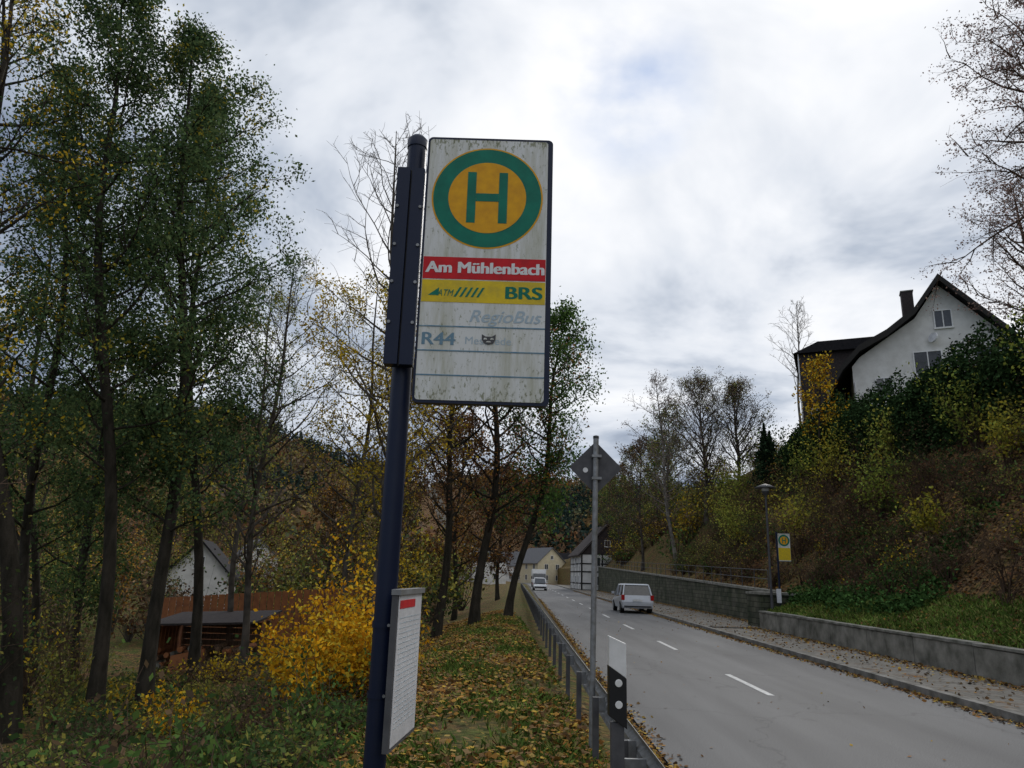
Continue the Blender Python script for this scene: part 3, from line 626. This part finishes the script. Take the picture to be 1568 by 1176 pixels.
RED=[(.20,.09,.05),(.25,.13,.05),(.15,.08,.05),(.18,.135,.06)]
BRN=[(.15,.10,.06),(.20,.135,.075),(.11,.08,.055)]
YG=[(.25,.25,.06),(.17,.19,.05),(.34,.30,.07),(.14,.165,.05)]
PNK=[(.27,.18,.16),(.21,.145,.125),(.18,.13,.105)]
def gz(x,y,d=.15): return Hs(x,y)-d
def T(name,x,y,tx,tz,r0,**k):
    return tree(name,(x,y,gz(x,y)),(tx,y+k.pop('dy',0),tz),r0,**k)
YP=(.42,.35,.05)
T('alder_tree',-9.6,18.7,-12.3,19,.16,start=.25,nb=48,spread=3.0,nleaf=29000,lsize=.11,pal=GRNL,seed=1,sig=.22,pale=YP)
T('alder_tree',-8.8,19.5,-10.3,18,.17,start=.22,nb=52,spread=3.4,nleaf=36000,lsize=.11,pal=GRNL,seed=2,sig=.22,pale=YP)
T('alder_tree',-9.5,24,-11.6,18.5,.15,start=.28,nb=44,spread=3.6,nleaf=28000,lsize=.115,pal=GRNL,seed=3,sig=.24)
T('alder_tree',-10.5,17,-14.6,18,.2,start=.3,nb=38,spread=3.2,nleaf=13000,lsize=.10,pal=GRNL+YEL[:1],seed=4,wob=.03)
T('alder_tree',-12.6,21,-15.0,17.5,.14,start=.2,nb=38,spread=3.0,nleaf=19000,lsize=.115,pal=GRNL,seed=5,sig=.22,pale=YP)
T('alder_tree',-14,26,-16.5,18,.14,start=.12,nb=38,spread=3.4,nleaf=18000,lsize=.13,pal=GRN,seed=6,sig=.26)
T('alder_tree',-8.0,12.0,-10.2,14,.11,start=.35,nb=22,spread=2.2,nleaf=1800,lsize=.08,pal=YEL,seed=8,wob=.04)
T('bare_tree',-9.0,27,-8.8,13.5,.12,start=.2,nb=40,spread=4.2,nleaf=1800,lsize=.09,pal=YG,seed=9,bark=M_bark2,twig=.007)
T('bare_tree',-12,34,-12,15,.13,start=.25,nb=34,spread=4.0,nleaf=6000,lsize=.12,pal=YG,seed=10,bark=M_bark2,twig=.007)
T('bare_tree',-10.5,14.5,-12.5,9,.06,start=.1,nb=26,spread=2.0,nleaf=2500,lsize=.08,pal=YG,seed=11,bark=M_twigred)
T('bare_tree',-22,40,-22.5,15,.15,start=.12,nb=34,spread=4.0,nleaf=10000,lsize=.14,pal=GRN+YG,seed=12)
T('bare_tree',-22.6,50,-22.8,9,.12,start=.05,nb=34,spread=2.3,nleaf=7000,lsize=.15,pal=GRN+YG,seed=14)
T('alder_tree',-18,30,-21,18,.15,start=.12,nb=34,spread=3.6,nleaf=12000,lsize=.13,pal=GRN,seed=13)
T('birch_tree',-3.7,22,-4.2,16.4,.12,start=.22,nb=46,spread=4.2,nleaf=8000,lsize=.10,pal=YEL,seed=20,bark=M_bark2,el=(.2,1.0),leafmin=10.5,twig=.006,sig=.15)
T('birch_tree',-5.4,26,-5.2,12.5,.10,start=.2,nb=34,spread=3.2,nleaf=5500,lsize=.10,pal=YEL+YG,seed=27,bark=M_bark2,twig=.006)
T('maple_tree',-2.6,29,-2.0,13.5,.17,start=.25,nb=38,spread=3.8,nleaf=7000,lsize=.12,pal=RED+BRN,seed=21,twig=.007)
T('maple_tree',-1.2,30,-.6,14,.19,start=.2,nb=40,spread=4.2,nleaf=9000,lsize=.12,pal=RED+ORD[:1],seed=22,twig=.007,wob=.03)
T('ash_tree',.1,31.5,2.3,13.2,.15,start=.25,nb=40,spread=3.1,nleaf=14000,lsize=.14,pal=GRN2,seed=23,twig=.006,sig=.28,wob=.035)
T('bare_tree',-5.6,38,-5.6,13,.12,start=.15,nb=34,spread=3.6,nleaf=6000,lsize=.13,pal=YEL+BRN,seed=24,bark=M_bark2,twig=.007)
T('beech_tree',-3.2,48,-3,11.5,.16,start=.15,nb=36,spread=4.2,nleaf=9000,lsize=.17,pal=ORD+BRN+RED,seed=25,twig=.008,lv3=3)
T('beech_tree',-.6,58,-.6,10,.15,start=.15,nb=36,spread=3.6,nleaf=7500,lsize=.18,pal=RED+BRN,seed=26,twig=.009,lv3=3)
T('beech_tree',-8,52,-8,10,.15,start=.15,nb=36,spread=4,nleaf=7000,lsize=.18,pal=BRN+YG,seed=28,twig=.009,lv3=3)
T('beech_tree',-14,60,-14,8,.15,start=.12,nb=36,spread=4,nleaf=7000,lsize=.19,pal=BRN+ORD[:1],seed=29,twig=.009,lv3=3)
T('bare_tree',13.6,60,12.2,18.2,.15,start=.25,nb=42,spread=3.6,nleaf=3000,lsize=.12,pal=PNK,seed=30,bark=M_barkpale,twig=.010)
T('bare_tree',16.6,62,16.4,18.4,.17,start=.12,nb=56,spread=5.2,el=(.4,1.1),nleaf=9000,lsize=.13,pal=YG+PNK+BRN,seed=31,bark=M_bark2,twig=.012)
T('bare_tree',18.8,60,18.8,17.4,.15,start=.12,nb=50,spread=4.4,el=(.4,1.1),nleaf=7000,lsize=.13,pal=YG+PNK+BRN,seed=32,bark=M_bark2,twig=.012)
T('bare_tree',26,64,26.3,27,.12,start=.4,nb=26,spread=3.2,el=(.6,1.2),seed=33,bark=M_barkpale,twig=.010)
for k in range(9):
    x=13+R.random()*5; y=68+k*6; T('bare_tree',x,y,x,Hs(x,y)+9+R.random()*4,.14,start=.2,nb=30,spread=3.8,nleaf=4000,lsize=.19,pal=R.choice([YG,BRN,GRN2+YG]),seed=40+k,bark=M_bark2,twig=.012,lv3=3)
T('young_maple_tree',17.2,40,17.5,14.2,.06,start=.35,nb=24,spread=1.5,nleaf=1500,lsize=.17,pal=ORG+YEL,seed=50,sig=.22)
T('cherry_tree',17.6,22,19.2,24,.2,start=.2,nb=48,spread=4.8,el=(-.1,.6),curl=-.02,lv2=8,lv3=5,nleaf=19000,lsize=.085,pal=PNK,seed=51,bark=M_twigred,twig=.0045,sig=.14)
T('cherry_tree',20.6,27,20.4,18,.12,start=.1,nb=32,spread=3.0,nleaf=5000,lsize=.09,pal=PNK,seed=52,bark=M_twigred)
def conifer(name,x,y,h,w,n=3500,sz=.22):
    z=gz(x,y); t=NR.random(n)**.7; a=NR.random(n)*6.283; lay=np.round(t*11)/11; r=w*(1-lay*.97)*NR.random(n)**.5*(.75+.45*np.sin(a*3+lay*20))
    P=np.stack([x+r*np.cos(a),y+r*np.sin(a),z+.3+h*lay-r*.25+NR.normal(size=n)*.12],1)
    V,F,C=leaves(P,sz,[(.02,.038,.02),(.03,.052,.024)],NR.uniform(.6,1.3,n)); Vt,Ft=tubes([(x,y,z,x,y,z+h,.12,.02)],6)
    return qmesh(name,[(Vt,Ft,0,None),(V,F,1,C)],[M_bark,M_leafdull])
conifer('fir_tree',18.0,51,4.8,1.5); conifer('fir_tree',18.9,52.5,3.8,1.4,2500)
n=60000; ty=NR.uniform(25,48,n); tx=NR.uniform(-1.0,1.0,n); tz=NR.random(n)**.6
hx=18.7+.01*(ty-26)+tx*(1-.15*tz); hx=np.where(NR.random(n)<.6,18.7-.9+NR.normal(size=n)*.14+.15*np.sin(ty*1.9)+.1*np.sin(ty*5),hx)
hz=H(hx,ty)+tz*(3.0+.3*np.sin(ty*.9)+.2*np.sin(ty*2.7)+.15*NR.normal(size=n)); V,F,C=leaves(np.stack([hx,ty,hz],1),.17,[(.035,.065,.024),(.048,.084,.03),(.024,.046,.018)],.6+.8*NR.random(n))
yy=np.arange(26.0,47.5,.7)
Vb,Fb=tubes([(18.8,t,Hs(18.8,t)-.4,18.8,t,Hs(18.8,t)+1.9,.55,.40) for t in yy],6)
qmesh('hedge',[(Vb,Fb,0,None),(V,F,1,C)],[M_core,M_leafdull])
# ------------------------------------------------------------------ shrubs
def shrubs(name,pts,leafn,lsize,pal_list,twigm=M_twigred,bare=.3,ntw=3,tr=1.0,lm=None):
    parts=[];segs=[];LV=[]
    for (x,y,r,h) in pts:
        z=Hs(x,y); pal=R.choice(pal_list)
        ns=int(9+r*6); tips=[]
        for k in range(ns):
            a=R.random()*6.28; rr_=r*R.random()**.5; p=(x+R.uniform(-.1,.1),y+R.uniform(-.1,.1),z-.1); hh=h*R.uniform(.6,1.05)*(1-.3*(rr_/r)**2)
            m=(x+.4*rr_*math.cos(a),y+.4*rr_*math.sin(a),z+hh*.55); q=(x+rr_*math.cos(a),y+rr_*math.sin(a),z+hh)
            segs.append((*p,*m,(.012+.004*h)*tr,.008*tr)); segs.append((*m,*q,.008*tr,.003*tr)); tips+= [m,q,tuple((m[i]+q[i])/2 for i in range(3))]
            for c in range(ntw):
                b0=R.choice([m,q,tips[-1]]); e=(b0[0]+R.gauss(0,.22*r),b0[1]+R.gauss(0,.22*r),b0[2]+abs(R.gauss(0,.18*h))); segs.append((*b0,*e,.005*tr,.002*tr)); tips.append(e)
        nl=int(leafn*.25) if R.random()<bare else leafn
        nl=int(nl*r); A=np.array(tips); ix=NR.integers(0,len(A),nl); cb=NR.uniform(.55,1.35,len(A))
        P=A[ix]+NR.normal(size=(nl,3))*np.array([.2*r,.2*r,.13*h]); P[:,2]=np.maximum(P[:,2],z+.02)
        LV.append(leaves(P,lsize,pal,cb[ix]))
    V,F=tubes(segs,3); parts.append((V,F,0,None))
    for V,F,C in LV: parts.append((V,F,1,C))
    return qmesh(name,parts,[twigm,lm or M_leaf])
inlane=lambda x,y:(-.54<x/y<-.33) and y>8
shrubs('golden_bush',[(-2.75,13.4,1.05,1.9),(-3.5,13.8,.85,1.5),(-2.2,13.0,.7,1.5),(-2.8,12.6,.8,1.15)],3200,.085,[ORG],bare=0)
shrubs('golden_bush',[(-4.9,12.3,.5,.7),(-2.3,16.5,.6,1.0)],700,.07,[ORG,YG],bare=0)
pts=[]
for _ in range(150):
    y=R.uniform(4.5,22); x=R.uniform(-2.0-.42*y,-2.1-.02*y); h=R.uniform(.4,1.1)
    if inlane(x,y): h=min(h,.4)
    pts.append((x,y,R.uniform(.35,.8),h))
shrubs('undergrowth',pts,480,.075,[GRN,GRN2,GRN,YG,YG,GRN2,BRN],bare=.25,ntw=5)
pts=[]
for _ in range(110):
    y=R.uniform(3.2,11); x=R.uniform(-1.6-.55*y,-1.45); pts.append((x,y,R.uniform(.25,.5),R.uniform(.25,.6)))
shrubs('undergrowth',pts,520,.065,[GRN2,GRN,YG,YG],bare=.1)
pts=[]
for _ in range(90):
    x=R.uniform(-13,-3.2);y=R.uniform(16,34); h=R.uniform(1.2,3.2)
    if inlane(x,y) or (-.34<x/y<-.22): h=.5
    pts.append((x,y,R.uniform(.7,1.5),h))
shrubs('shrubs',pts,360,.11,[YG,BRN,YEL,GRN,BRN,YG],bare=.45,ntw=6)
pts=[(-20.5,48,1.8,2.4),(-18.6,48,1.8,2.6),(-22.5,52,1.8,2.2)]
for _ in range(260):
    y=R.uniform(42,140); x=-3-R.random()**.8*(.62*y); h=R.uniform(2,6)
    if y<59 and -.43<x/y<-.36: h=1.6
    pts.append((x,y,R.uniform(1.2,3.2),h))
shrubs('shrubs',pts,210,.26,[YG,BRN,YEL,GRN,BRN,BRN,YG,RED,ORD],bare=.3,twigm=M_bark2,tr=1.8,lm=M_leafdull)
pts=[]
for _ in range(520):
    y=R.uniform(12,60); u=R.uniform(7.6 if y<33 else 7.2,15.6); r=R.uniform(.4,1.15)
    pts.append((float(cx(y))+u,y,r,r*R.uniform(.8,1.7)))
shrubs('bank_shrubs',pts,300,.10,[BRN,BRN,YG,GRN,RED,BRN,YG,GRN2,GRN,YG+YEL],bare=.45,ntw=6,tr=1.3)
pts=[(float(cx(y))+u,y,r,h) for y,u,r,h in [(31,10.5,1.2,2.8),(27,12.5,1.3,2.7),(24,11.5,.9,1.9),(36,9.0,1.2,2.4),(38,11.5,1.4,3.1),(29,13.2,1,2.2),(22,13,1.3,2.8),(20,12.5,1.1,2.4),(18,11.8,1.0,2.0),(24,13.6,1.3,2.8),(33,12.5,1.1,2.4),(46,9,1.3,2.8),(52,10,1.4,3.),(42,12,1.3,2.7),(57,12,1.5,3),(26,9.8,.8,1.5)]]
shrubs('yellow_bushes',pts,900,.14,[[(.30,.32,.06),(.21,.25,.055),(.38,.36,.07)],[(.40,.36,.06),(.46,.38,.05),(.28,.30,.055)],[(.21,.27,.055),(.30,.32,.06)]],bare=0,tr=1.4)
pts=[]
for _ in range(110):
    y=R.uniform(58,135); u=R.uniform(7.5,17); r=R.uniform(1,2.2); pts.append((float(cx(y))+u,y,r,r*R.uniform(.9,1.7)))
shrubs('bank_shrubs',pts,190,.22,[YG,BRN,GRN2,YEL,YG,BRN],bare=.3,tr=1.8,lm=M_leafdull)
n=10000; y=NR.uniform(22,32,n); u=6.6+3.6*NR.random(n)**1.5+NR.normal(size=n)*.25; x=cx(y)+np.maximum(u,6.0); kp=(np.sin(x*1.9+y)+np.sin(y*1.7-x)+NR.normal(size=n)*.6)>-.5; x=x[kp];y=y[kp];n=len(x); P=np.stack([x,y,H(x,y)+.05+np.abs(NR.normal(size=n))*.25],1)
V,F,C=leaves(P,.13,[(.045,.095,.028),(.065,.13,.035)],.5+.9*NR.random(n)); qmesh('ivy',[(V,F,0,C)],[M_leafdull])
# ------------------------------------------------------------------ grass blades
def grass(name,x,y,h,pal):
    n=len(x); z=H(x,y); a=NR.random(n)*6.283; w=.004+.004*NR.random(n)+.0006*y; ln=NR.normal(size=(n,2))*.45
    hh=h*NR.uniform(.5,1.4,n); dx=np.cos(a)*w; dy=np.sin(a)*w
    b0=np.stack([x-dx,y-dy,z-.01],1); b1=np.stack([x+dx,y+dy,z-.01],1)
    m=np.stack([x+ln[:,0]*hh*.35,y+ln[:,1]*hh*.35,z+hh*.6],1); t=np.stack([x+ln[:,0]*hh,y+ln[:,1]*hh,z+hh],1)
    V=np.stack([b0,b1,m+np.stack([dx,dy,0*dx],1)*.7,t],1).reshape(-1,3); F=np.arange(n)[:,None]*4+np.arange(4)[None]
    pal=np.array(pal); cl=.6+.4*np.sin(x*2.1+np.sin(y*1.3)*2)*.5+.3; C=pal[NR.integers(0,len(pal),n)]*NR.uniform(.6,1.4,(n,1))*cl[:,None]
    return qmesh(name,[(V,F,0,C)],[M_leafdull])
GP=[(.12,.19,.04),(.17,.25,.05),(.08,.14,.03),(.25,.26,.08)]
n=80000; y=3+30*NR.random(n)**1.7; x=NR.uniform(-1.7,1.25,n)-.02*y; keep=(np.sin(x*3.1+y*.7)+np.sin(y*1.9-x)+NR.normal(size=n)*.8)>0
grass('grass_verge',x[keep],y[keep],.085,GP)
n=26000; y=11+20*NR.random(n); x=cx(y)+NR.uniform(5.4,8.0,n); grass('grass_bank',x,y,.10,GP)
# ------------------------------------------------------------------ fallen leaves
def flat_leaves(name,x,y,z,size,pal):
    P=np.stack([x,y,z],1); V,F,C=leaves(P,size,pal,None,flat=.8,asp=.75); return qmesh(name,[(V,F,0,C)],[M_leafdull])
LF=[(.36,.19,.05),(.27,.13,.04),(.45,.30,.06),(.17,.10,.05),(.24,.16,.08),(.34,.24,.08),(.2,.12,.06)]
n=46000; y=3+34*NR.random(n)**1.4; x=NR.uniform(-2.4,1.35,n)-.03*y+NR.normal(size=n)*.1
kp=(np.sin(x*2.3-y*.8)+np.sin(y*1.3+x*1.7)+NR.normal(size=n)*.9+.6*np.abs(x+.4))>-.15; x=x[kp];y=y[kp]
flat_leaves('fallen_leaves',x,y,H(x,y)+.03+.06*NR.random(len(x)),.080,LF)
n=4200; y=4+60*NR.random(n)**1.3; u=-2.87+np.abs(NR.normal(size=n))*.12-.12; flat_leaves('fallen_leaves',cx(y)+u,y,np.full(n,.012),.06,LF)
n=17000; y=8+95*NR.random(n)**1.2; w=NR.random(n); um=np.where(y>31,6.4,5.08); u=np.where(w<.35,2.86-np.abs(NR.normal(size=n))*.14,np.where(w<.82,um-np.abs(NR.normal(size=n))*.32,3.05+NR.random(n)*(um-3.05)))
flat_leaves('fallen_leaves',cx(y)+u,y,np.where(u<2.87,.012,np.where(u<3.03,.135,.128))+.01*NR.random(n),.075,LF+BRN)
n=30000; y=11+40*NR.random(n); x=cx(y)+NR.uniform(5.6,15.5,n)+np.where(y>33,1.3,0); flat_leaves('fallen_leaves',x,y,H(x,y)+.03,.12,BRN+LF[:2]+RED)
n=200; y=6+50*NR.random(n); u=NR.uniform(-2.7,2.7,n); flat_leaves('fallen_leaves',cx(y)+u,y,np.full(n,.012),.05,LF)
# ------------------------------------------------------------------ forest on hills
def forest():
    n=9000
    x=NR.uniform(-340,170,n); y=NR.uniform(120,600,n); hh=hills(x,y); k=(hh>2.5)&(np.abs(x-cx(y))>16); x=x[k];y=y[k]
    z=H(x,y); n=len(x); pn=np.sin(x/33+1.2*np.sin(y/41))+np.sin(y/27+x/60)+NR.normal(size=n)*.5
    con=pn>.1; m=36
    xs=np.repeat(x,m);yv=np.repeat(y,m);zs=np.repeat(z,m);cn=np.repeat(con,m); N=n*m
    hgt=np.repeat(NR.uniform(7,12,n),m); wd=np.repeat(NR.uniform(2.6,4.2,n),m); t=NR.random(N)
    a=NR.random(N)*6.283; rc=wd*.75*(1-t)*1.1; rd=wd*np.sqrt(np.clip(1-((t-.55)/.5)**2,0.02,1)); r=np.where(cn,rc,rd)*NR.random(N)**.4
    P=np.stack([xs+r*np.cos(a),yv+r*np.sin(a),zs+hgt*np.where(cn,t*1.15,.12+.85*t)],1)
    dp=np.array([(.13,.075,.045),(.17,.11,.05),(.11,.08,.055),(.15,.125,.055),(.22,.155,.055),(.10,.075,.055),(.085,.095,.05),(.18,.095,.045)])  # forest palettes: light distance haze is mixed into the leaf colours
    cp=np.array([(.028,.046,.038),(.036,.055,.042),(.022,.040,.034)])
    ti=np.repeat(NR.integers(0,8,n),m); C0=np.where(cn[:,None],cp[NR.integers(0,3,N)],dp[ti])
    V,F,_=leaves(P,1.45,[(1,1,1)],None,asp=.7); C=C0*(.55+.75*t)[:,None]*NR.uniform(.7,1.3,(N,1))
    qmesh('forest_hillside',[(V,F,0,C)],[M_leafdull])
forest()
# ------------------------------------------------------------------ world
SUN=Vector((.36,.80,.50)).normalized(); el=math.asin(SUN.z); az=math.atan2(SUN.x,SUN.y)
w=bpy.data.worlds.new('World'); scene.world=w; w.use_nodes=True; nt=w.node_tree; nt.nodes.clear()
o=nn(nt,'ShaderNodeOutputWorld'); sk=nn(nt,'ShaderNodeTexSky'); sk.sky_type='NISHITA'; sk.sun_disc=False; sk.sun_elevation=el; sk.sun_rotation=az; sk.dust_density=0.0; sk.ozone_density=4.0
b1=nn(nt,'ShaderNodeBackground'); b1.inputs[1].default_value=.15; nt.links.new(sk.outputs[0],b1.inputs[0])
tc=nn(nt,'ShaderNodeTexCoord'); sp=nn(nt,'ShaderNodeSeparateXYZ'); nt.links.new(tc.outputs['Generated'],sp.inputs[0])
def ma(op,a,b,c=None,cl=False):
    m=nn(nt,'ShaderNodeMath',operation=op,use_clamp=cl)
    for i,v in enumerate((a,b,c)):
        if v is None: continue
        if hasattr(v,'is_linked'): nt.links.new(v,m.inputs[i])
        else: m.inputs[i].default_value=v
    return m.outputs[0]
zz=ma('ADD',ma('MAXIMUM',sp.outputs[2],0.0),.20)
cb=nn(nt,'ShaderNodeCombineXYZ'); nt.links.new(ma('DIVIDE',sp.outputs[0],zz),cb.inputs[0]); nt.links.new(ma('DIVIDE',sp.outputs[1],zz),cb.inputs[1])
n1=nn(nt,'ShaderNodeTexNoise'); n1.inputs['Scale'].default_value=1.25; n1.inputs['Detail'].default_value=6; n1.inputs['Roughness'].default_value=.55; n1.inputs['Distortion'].default_value=.4
nt.links.new(cb.outputs[0],n1.inputs['Vector'])
vd=nn(nt,'ShaderNodeVectorMath',operation='DOT_PRODUCT'); nt.links.new(tc.outputs['Generated'],vd.inputs[0]); vd.inputs[1].default_value=SUN
glow=ma('POWER',ma('MAXIMUM',vd.outputs['Value'],0.0),5.0)
f=ma('ADD',ma('MULTIPLY_ADD',n1.outputs['Fac'],1.75,-.375),ma('MULTIPLY',glow,.10)); f=ma('ADD',f,ma('MULTIPLY',sp.outputs[0],.17)); f=ma('ADD',f,ma('MULTIPLY',ma('MINIMUM',sp.outputs[2],.38),.75)); f=ma('SUBTRACT',f,.26)
rp=ramp(nt,[(.22,(.21,.26,.36)),(.38,(.46,.52,.62)),(.52,(.74,.78,.85)),(.66,(.90,.92,.96)),(.82,(1.06,1.05,1.04))]); nt.links.new(f,rp.inputs[0])
b2=nn(nt,'ShaderNodeBackground'); b2.inputs[1].default_value=1.04; nt.links.new(rp.outputs[0],b2.inputs[0])
n2=nn(nt,'ShaderNodeTexNoise'); n2.inputs['Scale'].default_value=4.5; n2.inputs['Detail'].default_value=5; nt.links.new(cb.outputs[0],n2.inputs['Vector'])
GAP=Vector((.136,.793,.595)).normalized()
v2=nn(nt,'ShaderNodeVectorMath',operation='DOT_PRODUCT'); nt.links.new(tc.outputs['Generated'],v2.inputs[0]); v2.inputs[1].default_value=GAP
gp=ma('MULTIPLY_ADD',v2.outputs['Value'],110.0,-109.3,True)
gp=ma('MULTIPLY',gp,ma('MULTIPLY_ADD',n2.outputs['Fac'],4.0,-1.5,True))
cover=ma('MULTIPLY_ADD',gp,-.85,1.0,True)
mx=nn(nt,'ShaderNodeMixShader'); nt.links.new(cover,mx.inputs[0]); nt.links.new(b1.outputs[0],mx.inputs[1]); nt.links.new(b2.outputs[0],mx.inputs[2]); nt.links.new(mx.outputs[0],o.inputs[0])
L=bpy.data.lights.new('sun','SUN'); L.energy=1.2; L.angle=math.radians(15); L.color=(1,.96,.90); lo=bpy.data.objects.new('sun',L); COL.objects.link(lo)
lo.rotation_euler=(-SUN).to_track_quat('-Z','Y').to_euler()
# ------------------------------------------------------------------ camera
p=math.radians(14.6); th=.03
Rt=Vector((1,0,0)); U=Vector((0,-math.sin(p),math.cos(p))); Fw=Vector((0,math.cos(p),math.sin(p)))
r_=Rt*math.cos(th)+U*math.sin(th); u_=U*math.cos(th)-Rt*math.sin(th)
cam=bpy.data.cameras.new('camera'); cam.lens=36*1120/1568; cam.sensor_width=36; cam.clip_end=4000; cam.clip_start=.05
co=bpy.data.objects.new('camera',cam); COL.objects.link(co)
Mx=Matrix((( r_.x,u_.x,-Fw.x,0),(r_.y,u_.y,-Fw.y,0),(r_.z,u_.z,-Fw.z,1.9),(0,0,0,1))); co.matrix_world=Mx
scene.camera=co
scene.view_settings.view_transform='Standard'; scene.view_settings.look='None'; scene.view_settings.exposure=0
